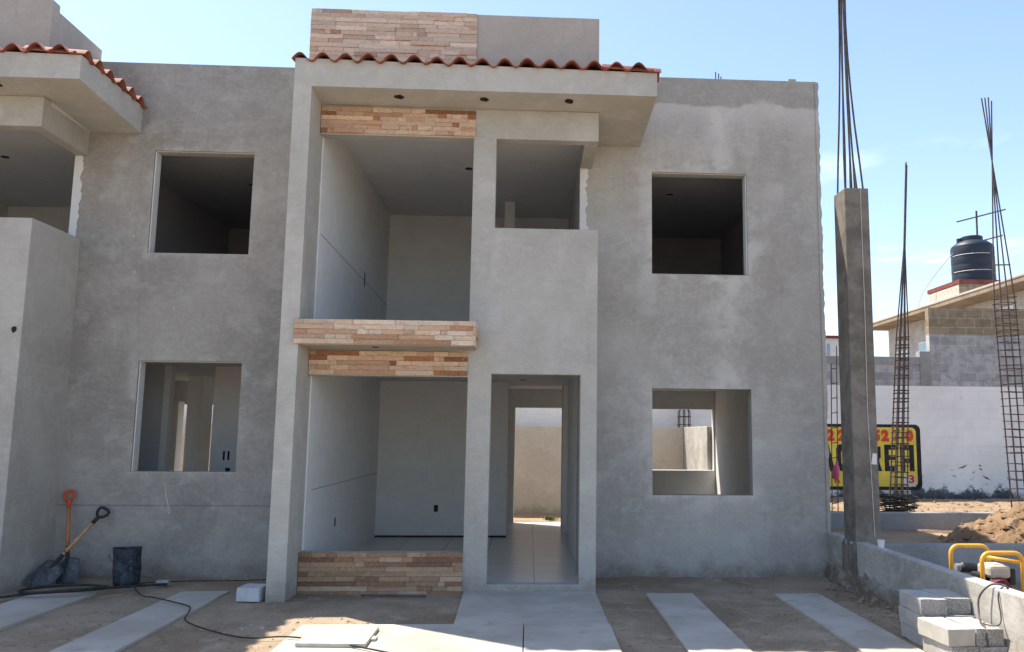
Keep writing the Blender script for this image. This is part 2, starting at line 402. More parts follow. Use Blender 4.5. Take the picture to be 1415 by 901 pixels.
# ------------------------------------------------------------------ stone cladding and roof tiles
PAL = {'tower': [((.64,.485,.375),5),((.70,.56,.445),5),((.67,.50,.385),4),((.58,.41,.305),2.4),((.43,.29,.22),.8),((.54,.45,.38),1.2),((.73,.61,.50),3)],
       'band': [((.61,.415,.29),5),((.67,.485,.355),4),((.53,.325,.21),4),((.38,.17,.09),2.6),((.68,.50,.35),2.5),((.26,.125,.075),1.4)],  # more orange than the tower stone: warm bounce light put into these colours
       'slab': [((.66,.475,.33),5),((.71,.55,.41),4),((.58,.38,.245),3),((.43,.24,.145),1.4),((.73,.59,.45),3),((.48,.35,.26),1)],
       'sill': [((.42,.265,.16),5),((.50,.33,.21),3),((.34,.19,.11),4),((.25,.14,.085),2.5),((.57,.42,.29),2),((.45,.30,.195),3)]}
def stone_panel(mb, a0, a1, z0, z1, plane, seed, pal, rowh=.047, axis='u', out=-1, top=False):
    """rows of split stone strips standing 10 to 26 mm proud of the plane"""
    rnd = random.Random(seed); n = max(1, round((z1-z0)/rowh)); h = (z1-z0)/n
    cs = [c for c, w in PAL[pal]]; ws = [w for c, w in PAL[pal]]
    for r in range(n):
        x = a0
        zz0 = z0+r*h; zz1 = zz0+h
        while x < a1-1e-6:
            L = rnd.choice((.06, .10, .16, .22, .3, .38, .5))*rnd.uniform(.8, 1.2)
            e = min(a1, x+L)
            if a1-e < .06: e = a1
            d = rnd.uniform(.012, .028); c = rnd.choices(cs, ws)[0]
            k = rnd.uniform(.82, 1.14); c = tuple(min(.85, y*k) for y in c)
            q0, q1 = sorted((plane, plane+out*d)); j = .0014
            if axis == 'u': mb.box(x+j, e-j, q0, q1, zz0+j*.8, zz1-j*.8, c)
            else: mb.box(q0, q1, x+j, e-j, zz0+j*.8, zz1-j*.8, c)
            x = e
def tile_row(mb, a0, a1, pitch, start, end, z0, z1, axis, amp=.066, th=.013):
    """S-shaped clay tiles side by side, running from the eave (start, z0) up to (end, z1)"""
    n = max(1, round((a1-a0)/pitch)); p = (a1-a0)/n; seg = 10
    rnd = random.Random(int(a0*100)+7)
    for i in range(n):
        js = rnd.uniform(-.012, .012); jz = rnd.uniform(-.005, .006)
        prof = []
        for k in range(seg+1):
            t = k/seg
            # tall barrel on the first two thirds, shallow pan on the rest
            hgt = amp*math.sin(math.pi*t/.68) if t < .68 else -.020*math.sin(math.pi*(t-.68)/.32)
            prof.append((a0+(i+t)*p*1.0, hgt+.012))
        sgn = 1 if end > start else -1
        s0 = start+js*1.0
        vs = []; m = len(prof)
        for s_, zz in ((s0, z0), (end, z1)):
            for (a, h) in prof: vs.append((a, s_, zz+h+jz))
            for (a, h) in prof: vs.append((a, s_, zz+h+jz-th))
        if axis == 'v': vs = [(b, a, c) for a, b, c in vs]
        f = []
        for k in range(m-1):
            f += [(k, k+1, 2*m+k+1, 2*m+k), (m+k, 3*m+k, 3*m+k+1, m+k+1), (k, m+k, m+k+1, k+1), (2*m+k, 2*m+k+1, 3*m+k+1, 3*m+k)]
        f += [(0, 2*m, 3*m, m), (m-1, 2*m-1, 4*m-1, 3*m-1)]
        mb.poly(vs, f)

def ragged(mb, u0, u1, z0, z1, v, seed, edges, step=.035, amp=.02, th=.004):
    """a thin patch of plaster with torn edges ('l','r','t','b')"""
    rnd = random.Random(seed); pts = []
    nz = max(2, int((z1-z0)/step)); nu = max(2, int((u1-u0)/step))
    w = 0
    def jit(on):
        nonlocal w
        w = w*.5 + rnd.uniform(-amp, amp); return w if on else 0
    for i in range(nu): pts.append((u0+(u1-u0)*i/nu, z0+jit('b' in edges)))
    for i in range(nz): pts.append((u1+jit('r' in edges), z0+(z1-z0)*i/nz))
    for i in range(nu): pts.append((u1-(u1-u0)*i/nu, z1+jit('t' in edges)))
    for i in range(nz): pts.append((u0+jit('l' in edges), z1-(z1-z0)*i/nz))
    mb.prism(pts, 'v', v-th, v)

# ------------------------------------------------------------------ the row houses
A, B, P, BACK = 9.6, 8.66, 8.24, 14.7
def house(d, label, c):
    H = thing('unfinished_house', label, 'house', (d, A, 0), 'row houses under construction')
    uR = c['right']; (l0, l1, lz0, lz1), (h0, h1, hz0, hz1) = c['wins']
    U = lambda *a: [x+d for x in a]
    # front wall with the two window holes
    mb = MB()
    us = sorted({d+.56, d+.706, l0, l1, h0, h1, uR}); zs = sorted({-.15, lz0, lz1, hz0, hz1, 3.775, 4.76, c['top']})
    def hole(u, z):
        return (l0 < u < l1 and lz0 < z < lz1) or (h0 < u < h1 and hz0 < z < hz1)
    mb.gridwall(us, zs, A, A+.15, hole)
    fw = mb.build('front_wall', c['mat'], H, bevel=.006)
    # bay front with the living-room openings, the door and the balcony opening
    mb = MB()
    us = U(-2.29, -.65, -.405, .530, .705); zs = [-.15, .085, .40, 2.18, 2.215, 2.69, 3.775, 4.76, 5.088]
    def hole(u, z):
        u -= d
        if u < -.65: return .40 < z < 2.18 or 2.69 < z < 4.76
        if -.405 < u < .53 and .085 < z < 2.215: return True
        return u > -.405 and 3.775 < z < 4.76
    mb.gridwall(us, zs, B, B+.14, hole)
    bay = mb.build('bay_wall', M['bay'], H, bevel=.007)
    mb = MB()
    mb.prism([(B+.14, -.15), (A+.15, -.15), (A+.15, 2.4), (13.3, 2.4), (13.3, 2.402), (A, 3.775), (B+.14, 3.775)][:3] + [(A+.002, 2.5), (A-.002, 3.775), (B+.14, 3.775)], 'u', d+.56, d+.704)
    mb.box(d+.56, d+.703, B+.14, A-.002, 4.76, 5.07)
    mb.build('bay_side_wall', M['bay'], H, bevel=.006)
    # thin torn strip of white plaster beside the balcony opening, raw render edge at the corner
    mb = MB(); ragged(mb, d+.56, d+.645, 3.79, 4.76, A-.0015, 5+int(d), 'r', .03, .018)
    mb.build('plaster_strip', M['white_patch'], H)
    # tower above the bay
    mb = MB()
    mb.prism([(B, 5.09), (B+.14, 5.09), (B+.14, 6.175), (B, 6.175)], 'u', d-2.45, d+.705)
    mb.box(d+.565, d+.705, B+.14, A+.10, 5.09, 6.10)
    mb.box(d-2.45, d-2.31, B+.14, A+.10, 5.09, 6.10)
    mb.build('roof_parapet', M['tower'], H, bevel=.006)
    # party wall, running forward as the fin
    mb = MB()
    mb.prism([(P, -.15), (BACK+.15, -.15), (BACK+.15, 5.0), (B, 5.0), (B, 5.0935), (P, 5.1145)], 'u', d-2.472, d-2.292)
    fin = mb.build('party_wall', M['canopy'], H)
    # canopy
    zb = lambda v: 5.115-(v-P)*.05
    mb = MB()
    pl = [(d-2.472, P), (d+1.285, P), (d+1.285, A-.003), (d+.708, A-.003), (d+.708, B-.003), (d-2.472, B-.003)]
    n = len(pl)
    ztop = lambda u, v: 5.385-.015*(u-d)/1.3
    vs = [(u, v, zb(v)) for u, v in pl] + [(u, v, ztop(u, v)) for u, v in pl]
    mb.poly(vs, [(5, 4, 3, 2, 1, 0)], None)
    i0 = len(mb.v)-12
    mb.f.append([i0+6+k for k in range(6)]); mb.c.append(None)
    for k in range(n): mb.f.append([i0+k, i0+(k+1) % n, i0+6+(k+1) % n, i0+6+k]); mb.c.append(None)
    cn = mb.build('canopy', M['canopy'], H)
    mb = MB()
    tile_row(mb, d-2.50, d+1.24, .2345, P-.045, B-.002, 5.385, 5.45, 'u')
    mb.build('front_tile_row', M['tile'], cn)
    mb = MB()
    tile_row(mb, P-.02, A-.005, .2345, d+1.335, d+.71, 5.365, 5.40, 'v')
    mb.build('side_tile_row', M['tile'], cn)
    mb = MB()
    for (x, y) in ((-1.43, 8.43), (-.535, 8.425), (.364, 8.415)):
        z = zb(y)
        mb = MB(); rnd = random.Random(int(x*100))
        pr = [(d+x+.05*math.cos(a)*rnd.uniform(.7, 1.2), y+.05*math.sin(a)*rnd.uniform(.7, 1.2)) for a in [k*math.pi/5 for k in range(10)]]
        mb.prism(pr, 'z', z-.006, z+.003)
        bx = mb.build('light_box', M['dark_hole'], cn)
        mb = MB(); mb.tube([(d+x-.03, y, z-.004), (d+x-.01, y-.02, z-.02), (d+x+.02, y+.01, z-.022), (d+x+.045, y, z-.006)], .006, 6); mb.build('wire', M['rubber'], bx)
    # balcony slab
    mb = MB(); mb.box(d-2.287, d-.575, P-.005, B-.003, 2.455, 2.675)
    sl = mb.build('balcony_slab', M['soffit'], H, bevel=.006)
    mb = MB()
    stone_panel(mb, d-2.335, d-.572, 2.462, 2.705, P-.008, 21+int(d), 'slab', .048)
    stone_panel(mb, P-.02, B-.01, 2.462, 2.705, d-.573, 22+int(d), 'slab', .048, 'v', 1)
    mb.build('stone_cladding', M['stone'], sl)
    mb = MB(); mb.prism([(d-1.57+.035*math.cos(k*.8), 8.42+.035*math.sin(k*.8)) for k in range(8)], 'z', 2.449, 2.4545)
    mb.build('light_box', M['dark_hole'], sl)
    # stone bands set into the bay
    for (a, b, z0, z1, pal, sd) in ((-2.286, -.635, 4.775, 5.06, 'band', 1), (-2.286, -.652, 2.19, 2.435, 'band', 2), (-2.286, -.652, -.02, .405, 'sill', 3)):
        mb = MB(); stone_panel(mb, d+a, d+b, z0, z1, B-.001, 31+sd+int(d)*10, pal, .047)
        mb.build('stone_cladding', M['stone'], bay)
    mb = MB(); stone_panel(mb, d-2.448, d-.645, 5.3, 6.172, B-.001, 77+int(d), 'tower', .0475)
    mb.build('stone_cladding', M['stone'], H)
    # floors, ceilings, roof
    mb = MB(); mb.prism([(d-2.29, B+.02), (d+.57, B+.02), (d+.57, A+.02), (uR-.02, A+.02), (uR-.02, BACK), (d-2.29, BACK)], 'z', -.14, .06); mb.build('ground_floor', M['floor'], H)
    mb = MB()
    mb.prism([(d-2.29, B+.14), (d+.56, B+.14), (d+.56, A+.15), (uR-.01, A+.15), (uR-.01, BACK), (d-2.29, BACK)], 'z', c['ceil'], 2.64)
    mb.build('upper_floor', M['ceiling'], H)
    mb = MB()
    mb.prism([(d-2.29, B+.14), (d+.705, B+.14), (d+.705, A+.151), (uR-.01, A+.151), (uR-.01, BACK), (d-2.29, BACK)], 'z', 5.04, 5.2)
    mb.build('roof_slab', M['ceiling'], H)
    for (x, y, z) in ((-.849, 10.57, 5.04), (1.95, 11.49, 5.04), (-.1, 12.2, c['ceil'])):
        mb = MB(); mb.prism([(d+x+.05*math.cos(k*.8), y+.05*math.sin(k*.8)) for k in range(8)], 'z', z-.006, z+.001)
        mb.build('light_box', M['dark_hole'], H)
    # rear wall
    mb = MB()
    us = sorted({d-2.29, d-.25, d+.58, d+1.0, d+1.9, d+3.285, uR}); zs = [-.15, .06, .985, 2.055, 2.64, 5.9]
    def hole(u, z):
        u -= d
        return (-.25 < u < .58 and .06 < z < 2.055) or (c['rear_win'] and 1.9 < u < 3.285 and .985 < z < 2.055)
    mb.gridwall(us, zs, BACK, BACK+.14, hole)
    mb.build('rear_wall', M['room'], H, bevel=.005)
    # right gable wall
    mb = MB(); mb.box(uR-.15, uR-.002, A+.151, BACK-.001, -.15, 5.7)
    mb.build('gable_wall', M['front_right'], H)
    mb = MB(); mb.box(uR-.172, uR-.152, A+.152, BACK-.002, .061, c['ceil']-.001); mb.build('room_wall', M['room'], H)
    # living-room lining, lower and upper
    mb = MB(); mb.box(d-2.291, d-2.275, B+.10, 12.75, .405, c['ceil']-.002); mb.box(d-2.291, d-2.275, B+.141, 12.75, .06, .405)
    w = mb.build('room_wall', M['room'], H)
    mb = MB(); mb.box(d-2.2752, d-2.2722, B+.3, 12.74, .995, 1.003); mb.build('chalk_line', M['foundation'], w)
    mb = MB(); mb.box(d-2.2755, d-2.271, 10.08, 10.13, .50, .60); mb.build('socket_hole', M['dark_hole'], w)
    mb = MB(); mb.box(d-2.29, d-.325, 12.75, 12.87, .06, c['ceil']-.001)
    w = mb.build('room_wall', M['room'], H)
    mb = MB(); mb.box(d-1.41, d-1.35, 12.745, 12.752, .43, .53); mb.build('socket_hole', M['dark_hole'], w)
    mb = MB(); mb.box(d-2.274, d-.325, 12.74, 12.752, .06, .085); mb.build('floor_gap', M['dark_hole'], w)
    mb = MB(); mb.box(d-2.291, d-2.275, B+.10, 13.0, 2.695, 5.039)
    w = mb.build('room_wall', M['room'], H)
    mb = MB(); mb.prism([(B+.16, 3.70), (12.98, 3.58), (12.98, 3.588), (B+.16, 3.708)], 'u', d-2.2752, d-2.2722); mb.build('chalk_line', M['foundation'], w)
    mb = MB(); mb.box(d-2.2755, d-2.271, 11.2, 11.24, 3.56, 3.75); mb.build('socket_hole', M['dark_hole'], w)
    mb = MB(); mb.box(d-2.29, d+.60, 13.0, 13.12, 2.641, 5.039); mb.build('room_wall', M['room'], H)
    if d == 0:
        mb = MB(); mb.box(d-.42, d-.265, 12.1, 12.25, 2.641, 5.039); mb.build('room_pillar', M['room'], H, bevel=.005)
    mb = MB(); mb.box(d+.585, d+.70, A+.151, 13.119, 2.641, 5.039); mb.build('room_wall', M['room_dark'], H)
    # hall: right-hand wall and the pier by the back door
    mb = MB(); mb.box(d+.575, d+.69, A+.151, 12.4, .06, c['ceil']-.001); mb.build('room_wall', M['room'], H)
    mb = MB(); mb.box(d+.535, d+.76, 13.3, 13.75, .06, c['ceil']-.001); mb.build('room_pillar', M['room'], H, bevel=.005)
    # dark upper bedroom
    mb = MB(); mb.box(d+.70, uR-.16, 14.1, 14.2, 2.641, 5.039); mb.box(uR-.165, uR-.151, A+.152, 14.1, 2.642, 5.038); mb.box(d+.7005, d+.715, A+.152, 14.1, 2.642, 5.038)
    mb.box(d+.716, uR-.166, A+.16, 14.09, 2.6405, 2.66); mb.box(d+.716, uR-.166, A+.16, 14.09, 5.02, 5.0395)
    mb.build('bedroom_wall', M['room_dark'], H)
    mb = MB(); mb.prism([(d+1.967+.05*math.cos(k*.8), 11.45+.03*math.sin(k*.8)) for k in range(8)], 'z', 5.012, 5.0195); mb.build('light_box', M['dark_hole'], H)
    return H, fw, bay

H1, fw1, bay1 = house(0., 'middle house with stone bands, open front door and a full balcony under the clay-tiled canopy', dict(right=3.49, wins=WIN_R, top=5.945, mat=M['front_right'], ceil=2.385, rear_win=True))
H2, fw2, bay2 = house(-5.896, 'neighbouring house at the left edge, its front darker grey with shovels against it', dict(right=-2.474, wins=WIN_L, top=5.92, mat=M['front_left'], ceil=2.46, rear_win=True))  # unseen rear window added here to let more daylight into the left rooms
# partitions behind the lower left window
for (u0, u1, v0, v1, z0, z1, nm) in ((-5.18, -4.45, 13.6, 13.7, .06, 2.459, 'room_wall'),):
    pass
d = -5.896
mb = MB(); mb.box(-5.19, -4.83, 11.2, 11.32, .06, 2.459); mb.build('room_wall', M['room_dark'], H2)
mb = MB(); mb.box(-4.829, -4.745, 11.2, 11.33, .06, 2.459); mb.build('door_jamb', M['white_patch'], H2)
mb = MB(); mb.box(-4.23, -2.64, 11.35, 11.47, .06, 2.459)
w = mb.build('room_wall', M['room'], H2)
for (x, z0, z1) in ((-4.05, 1.22, 1.34), (-3.99, 1.22, 1.34)):
    mb = MB(); mb.box(x-.012, x+.012, 11.343, 11.352, z0, z1); mb.build('socket_hole', M['dark_hole'], w)
mb = MB(); mb.box(-4.02, -3.96, 11.343, 11.352, 1.06, 1.12); mb.build('socket_hole', M['dark_hole'], w)
mb = MB(); mb.box(-6.35, -5.965, 14.45, 14.69, .06, 2.1); mb.build('room_wall', M['room'], H2)
# left house rear: its back door and the unseen window added for light
for (hs, l0, l1, z0, z1, side) in ((H2, -4.437, -3.295, 3.625, 4.85, 'l'), (H2, -4.437, -3.29, 1.14, 2.385, 'l'), (H1, 1.43, 2.587, 3.49, 4.742, 'r')):
    mb = MB()
    if side == 'l': mb.box(l0, l0+.012, A+.025, A+.149, z0, z1-.012)
    else: mb.box(l1-.012, l1, A+.025, A+.149, z0, z1-.012)
    mb.build('plaster_lining', M['white_patch'], hs)
    mb = MB(); mb.box(l0, l1, A+.02, A+.149, z1-.012, z1); mb.build('plaster_lining', M['canopy'], hs)
    mb = MB(); mb.box(l0+(.012 if side == 'l' else 0), l1-(0 if side == 'l' else .012), A+.004, A+.149, z0, z0+.006); mb.build('plaster_lining', M['canopy'], hs)
# torn render edges and splashes on the two fronts
mb = MB(); ragged(mb, 3.462, 3.503, -.02, 5.93, A-.001, 91, 'r', .045, .009, .010); mb.build('render_edge', M['front_right'], H1)
rnd = random.Random(4)
for (u, z, s) in ((-4.66, 4.08, .02), (-4.60, 3.82, .02), (-4.56, 3.40, .022), (-4.555, 3.31, .016), (-4.09, 2.98, .018), (-4.07, 2.9, .012), (-3.98, .70, .02), (-4.4, 2.75, .01), (-3.95, 2.6, .012), (-3.2, 3.35, .012), (-2.75, 3.2, .012)):
    pr = [(u+s*rnd.uniform(.2, .6)*math.cos(k*.9), z+s*rnd.uniform(.6, 1.3)*math.sin(k*.9)) for k in range(7)]
    mb = MB(); mb.prism(pr, 'v', A-.004, A+.001); mb.build('plaster_splash', M['pale_splash'], fw2)
mb = MB(); mb.prism([(-4.055, 1.02), (-4.049, 1.022), (-4.028, .9), (-3.982, .735), (-3.99, .73), (-4.035, .88)], 'v', A-.003, A+.001)
mb.build('plaster_splash', M['pale_splash'], fw2)
mb = MB(); rnd = random.Random(8)
mb.prism([(-5.263+.032*rnd.uniform(.6, 1.2)*math.cos(k*.7), 2.61+.04*rnd.uniform(.6, 1.2)*math.sin(k*.7)) for k in range(9)], 'v', B-.004, B+.001)
mb.build('socket_hole', M['dark_hole'], bay2)
mb = MB()
for (u, du_, zt) in ((2.34, .0, 6.26), (2.37, .01, 6.24), (2.39, .02, 6.2)): mb.tube([(u, A+.5, 5.5), (u+du_, A+.5, zt)], .008, 6)
mb.build('reinforcing_bar', M['rebar'], H1)
mb = MB(); mb.box(3.14, 3.24, A+.02, A+.12, 5.945, 5.985); mb.build('mortar_lump', M['front_right'], H1, bevel=.01)

# ------------------------------------------------------------------ ground, strips and paving
def fbm(x, y, sc, oct=4):
    return noise.fractal(Vector((x*sc, y*sc, 3.3)), 1.0, 2.0, oct)
def terrain(name, us, vs, hf, mat, kind='structure'):
    mb = MB(); nu = len(us)
    for v in vs:
        for u in us: mb.v.append((u, v, hf(u, v)))
    for j in range(len(vs)-1):
        for i in range(nu-1):
            mb.f.append([j*nu+i, j*nu+i+1, (j+1)*nu+i+1, (j+1)*nu+i]); mb.c.append(None)
    o = mb.build(name, mat, smooth=True); tag(o, kind=kind); return o
def lin(a, b, n): return [a+(b-a)*i/n for i in range(n+1)]
us = [-400, -150, -60, -25, -12] + lin(-8, 4.6, 180) + [9, 20, 60, 150, 400]
vs = [-400, -120, -40, -15, -4, 1] + lin(4, 9.8, 110) + [12, 15, 18, 25, 60, 150, 400]
def hg(u, v):
    if not (-8.5 < u < 4.7 and 3 < v < 10): return -.03
    n = fbm(u, v, 1.4)*.014 + fbm(u, v, 7, 3)*.004
    e = max(0, min(1, (v-8.7)/.5))
    return max(-.03, min(.014, n)) + .012*e*max(0, 1-abs(u-1.1)/.0001 if False else 1)*(.5+.5*fbm(u, v, 3))*0 - .004
ground = terrain('ground', us, vs, hg, M['dirt'])
def strip(name, poly, z=.028, cuts=()):
    mb = MB(); mb.prism(poly, 'z', -.08, z-.010); o = mb.build(name, M['concrete'], bevel=.004); tag(o, kind='structure'); return o
strip('driveway_strip', [(-4.82, 1), (-4.23, 1), (-4.23, 8.635), (-4.82, 8.64)])
strip('driveway_strip', [(-3.445, 1), (-2.975, 1), (-2.976, 8.735), (-3.437, 8.70)])
strip('driveway_strip', [(1.21, 1), (1.69, 1), (1.682, 8.57), (1.21, 8.575)])
strip('driveway_strip', [(2.53, 1), (3.0, 1), (2.97, 8.55), (2.51, 8.525)])
strip('walkway', [(-.605, 7.252), (.70, 7.252), (.70, B-.003), (-.635, B-.003)], .03)
strip('pavement_slab', [(-1.86, 1), (-.022, 1), (-.022, 7.244), (-1.86, 7.244)], .026)
strip('pavement_slab', [(-.014, 1), (.72, 1), (.71, 7.244), (-.014, 7.244)], .028)
# loose gravel and crumbs of plaster
def pebbles(name, n, area, mat, smin, smax, seed, zf=lambda u, v: 0.):
    rnd = random.Random(seed); mb = MB()
    for _ in range(n):
        u, v = area(rnd); s = smin*(smax/smin)**(rnd.random()**2.2); z = zf(u, v)
        a = rnd.uniform(0, 6.3)
        pts = []
        for (x, y, q) in ((1,0,0),(-1,0,0),(0,1,0),(0,-1,0),(0,0,.75),(0,0,-.5)):
            k = s*rnd.uniform(.65, 1.2); pts.append((u+(x*math.cos(a)-y*math.sin(a))*k, v+(x*math.sin(a)+y*math.cos(a))*k, z+q*k+s*.2))
        mb.poly(pts, [(0,2,4),(2,1,4),(1,3,4),(3,0,4),(2,0,5),(1,2,5),(3,1,5),(0,3,5)])
    o = mb.build(name, mat); tag(o, kind='stuff'); return o
def a1(r):
    while True:
        u, v = r.uniform(-5.4, 3.4), r.uniform(6.2, 9.55)
        if any(x0 < u < x1 for x0, x1 in ((-4.84, -4.2), (-3.46, -2.95), (1.19, 1.7), (2.5, 3.0))) or (-.66 < u < .72): continue
        if -1.88 < u < .72 and v < 7.3: continue
        if -2.5 < u < .72 and v > 8.2: continue
        return u, v
pebbles('gravel', 1500, a1, M['dirt'], .005, .02, 1, lambda u, v: hg(u, v))
pebbles('rubble', 190, lambda r: (3.44-abs(r.gauss(0, .16)), r.uniform(7.0, 9.5)), M['dirt'], .008, .04, 2)
pebbles('plaster_crumbs', 16, lambda r: (r.gauss(-2.3, .12), r.gauss(7.2, .09)), M['white_patch'], .005, .014, 3)
pebbles('plaster_crumbs', 45, lambda r: (r.uniform(-3.4, -2.5), r.uniform(9.45, 9.59)), M['white_patch'], .004, .012, 6)

# ------------------------------------------------------------------ building plot to the right
def hl(u, v):
    if v < 8.95: z = .06
    elif v < 12.7: z = .17
    else: z = .40 - .022*(v-12.75)
    n = fbm(u, v, .9)*.05 + fbm(u, v, 4)*.02
    return z + n*(1 if v > 9 else .5)
us = lin(3.58, 12, 90) + [14, 17, 22]
vs = lin(3, 8.90, 30) + [8.955] + lin(9.0, 12.69, 44) + [12.76] + lin(12.8, 17.66, 60)
terrain('building_plot', us, vs, hl, M['lot_dirt'])
mb = MB()
rnd = random.Random(3)
# rough low wall along the plot line, footing flaring out and broken at the base
mb.prism([(3.45, 1.2), (3.575, 1.2), (3.575, 9.55), (3.45, 9.55)], 'z', .16, .505)
t = thing('retaining_wall', 'low rough concrete wall running from the house corner beside the block stack', 'wall', (3.5, 7, 0))
mb.build('wall', M['lowwall'], t, bevel=.012)
mb = MB(); n = 90
for i in range(n+1):
    v = 1.2+(9.55-1.2)*i/n
    for k in range(7):
        q = k/6
        o_ = (.07+.06*fbm(v, k*.3, 3.1))*(1-q)**1.3 + .035*fbm(v*2.6, q*2.4, 4)
        mb.v.append((3.447-max(-.01, o_) + (0.02 if k == 6 else 0), v, -.05+.27*q + (.045*fbm(v, 7, 2.4) if k == 6 else 0)))
for i in range(n):
    for k in range(6): mb.f.append([i*7+k, (i+1)*7+k, (i+1)*7+k+1, i*7+k+1]); mb.c.append(None)
mb.build('footing', M['rough_footing'], t, smooth=True, label='crumbling rough footing')
# foundation walls across the plot
mb = MB(); mb.box(3.576, 13, 8.90, 9.04, -.1, .455)
tag(mb.build('foundation_wall', M['foundation'], bevel=.01, loc=W(6, 8.95, 0)), 'dark grey low foundation wall crossing the plot behind the yellow machine', 'wall')
mb = MB(); mb.box(3.9, 13, 12.70, 12.86, -.1, .445)
tag(mb.build('foundation_wall', M['foundation'], bevel=.015, loc=W(6, 12.75, 0)), 'shaded low foundation wall farther back, in front of the painted boundary wall', 'wall')
# dirt pile
us = lin(4.6, 9.5, 110); vs = lin(9.1, 12.66, 84)
def hp(u, v):
    r = math.hypot((u-7.35)/1.85, (v-11.1)/1.2)
    n = fbm(u, v, 2.2)*.09 + fbm(u, v, 7, 4)*.055
    h = max(0, 1-r)**.9*.86
    return .09 + h + n*min(1, h*4)
mb = MB(); nu = len(us)
for v in vs:
    for u in us: mb.v.append((u, v, hp(u, v)))
for j in range(len(vs)-1):
    for i in range(nu-1): mb.f.append([j*nu+i, j*nu+i+1, (j+1)*nu+i+1, (j+1)*nu+i]); mb.c.append(None)
tag(mb.build('dirt_pile', M['pile_dirt'], loc=W(7, 11, .1)), 'heap of loose brown soil on the plot beside the tall rebar cage', 'dirt pile')
def a2(r):
    a = r.uniform(0, 6.28); q = r.random()**.6
    return 7.35+1.75*q*math.cos(a), 11.1+1.1*q*math.sin(a)
pebbles('soil_clods', 420, a2, M['pile_dirt'], .015, .075, 5, hp)
pebbles('soil_clods', 320, lambda r: (r.uniform(4.6, 10), r.uniform(12.95, 17.4)), M['lot_dirt'], .015, .06, 8, hl)

# ------------------------------------------------------------------ boundary wall, painted sign and neighbour
VB = 17.6
t = thing('boundary_wall', 'long white painted block wall with bare grey top courses behind the plot', 'wall', (7, VB, .2))
mb = MB(); mb.box(-14, 16, VB, VB+.16, -.2, 2.70); mb.build('painted_courses', M['bw_painted'], t)
mb = MB(); mb.box(-14, 16, VB+.006, VB+.155, 2.70, 3.16)
mb.build('bare_courses', M['bw_grey'], t)
mb = MB(); mb.box(-14, 8.52, VB-.01, VB+.17, 3.16, 3.335); mb.build('cap_beam', M['foundation'], t, bevel=.01)
mb = MB(); mb.box(8.52, 8.76, VB-.015, VB+.18, 2.72, 3.46); mb.build('pilaster', M['foundation'], t, bevel=.01)
rnd = random.Random(12)
for i in range(9):
    u, z = 9.5+rnd.gauss(0, .28), .86+rnd.gauss(0, .12); a = rnd.uniform(-.6, .9); L = rnd.uniform(.05, .22); q = rnd.uniform(.006, .02)
    mb = MB(); mb.prism([(u, z), (u+L*math.cos(a)*.5, z+L*math.sin(a)*.5-q), (u+L*math.cos(a), z+L*math.sin(a)), (u+L*math.cos(a)*.5, z+L*math.sin(a)*.5+q)], 'v', VB-.004, VB+.001); mb.build('scuff_mark', M['sign_black'], t)
t = thing('gable_wall', 'unpainted block wall of the neighbour with three tan courses on top', 'wall', (11, VB, 3))
mb = MB(); mb.box(8.762, 16, VB+.008, VB+.16, 3.161, 3.84); mb.build('grey_courses', M['bw_grey'], t)
mb = MB(); mb.box(8.764, 16, VB+.005, VB+.16, 3.84, 4.43); mb.build('tan_courses', M['bw_beige'], t)

t = thing('painted_sign', 'yellow advertisement painted on the white wall in black and red letters', 'sign', (7.4, VB, 1.1))
mb = MB()
def rrect(u0, u1, z0, z1, r, n=6):
    out = []
    for (cx, cz, a0) in ((u1-r, z1-r, 0), (u0+r, z1-r, 90), (u0+r, z0+r, 180), (u1-r, z0+r, 270)):
        for k in range(n+1):
            a = R(a0+90*k/n); out.append((cx+r*math.cos(a), cz+r*math.sin(a)))
    return out
mb.prism(rrect(4.2, 8.46, .47, 1.865, .12), 'v', VB-.004, VB+.001); mb.build('border', M['sign_black'], t)
mb = MB(); mb.prism(rrect(4.28, 8.36, .545, 1.80, .10), 'v', VB-.007, VB-.0035); mb.build('panel', M['sign_yellow'], t)
def letter(ch, u, z, w, h, mat, bold=.02, name='lettering'):
    cu = bpy.data.curves.new('lettering', 'FONT'); cu.body = ch; cu.size = 1; cu.offset = bold; cu.extrude = 0
    tmp = bpy.data.objects.new('tmp', cu); COL.objects.link(tmp)
    dg = bpy.context.evaluated_depsgraph_get(); dg.update()
    me = bpy.data.meshes.new_from_object(tmp.evaluated_get(dg)); COL.objects.unlink(tmp); bpy.data.objects.remove(tmp)
    xs = [v.co.x for v in me.vertices]; ys = [v.co.y for v in me.vertices]
    x0, x1, y0, y1 = min(xs), max(xs), min(ys), max(ys)
    mm = MB()
    mm.v = [(u+(v.co.x-x0)/(x1-x0)*w, VB-.010-.0005*len(kids(t)), z+(v.co.y-y0)/(y1-y0)*h) for v in me.vertices]
    mm.f = [list(p.vertices) for p in me.polygons]; mm.c = [None]*len(mm.f)
    return mm
import string
def px_u(x): return 6.413 + (x-1143)*(8.445-6.413)/(1270-1143)    # survey of the sign: position across the wall
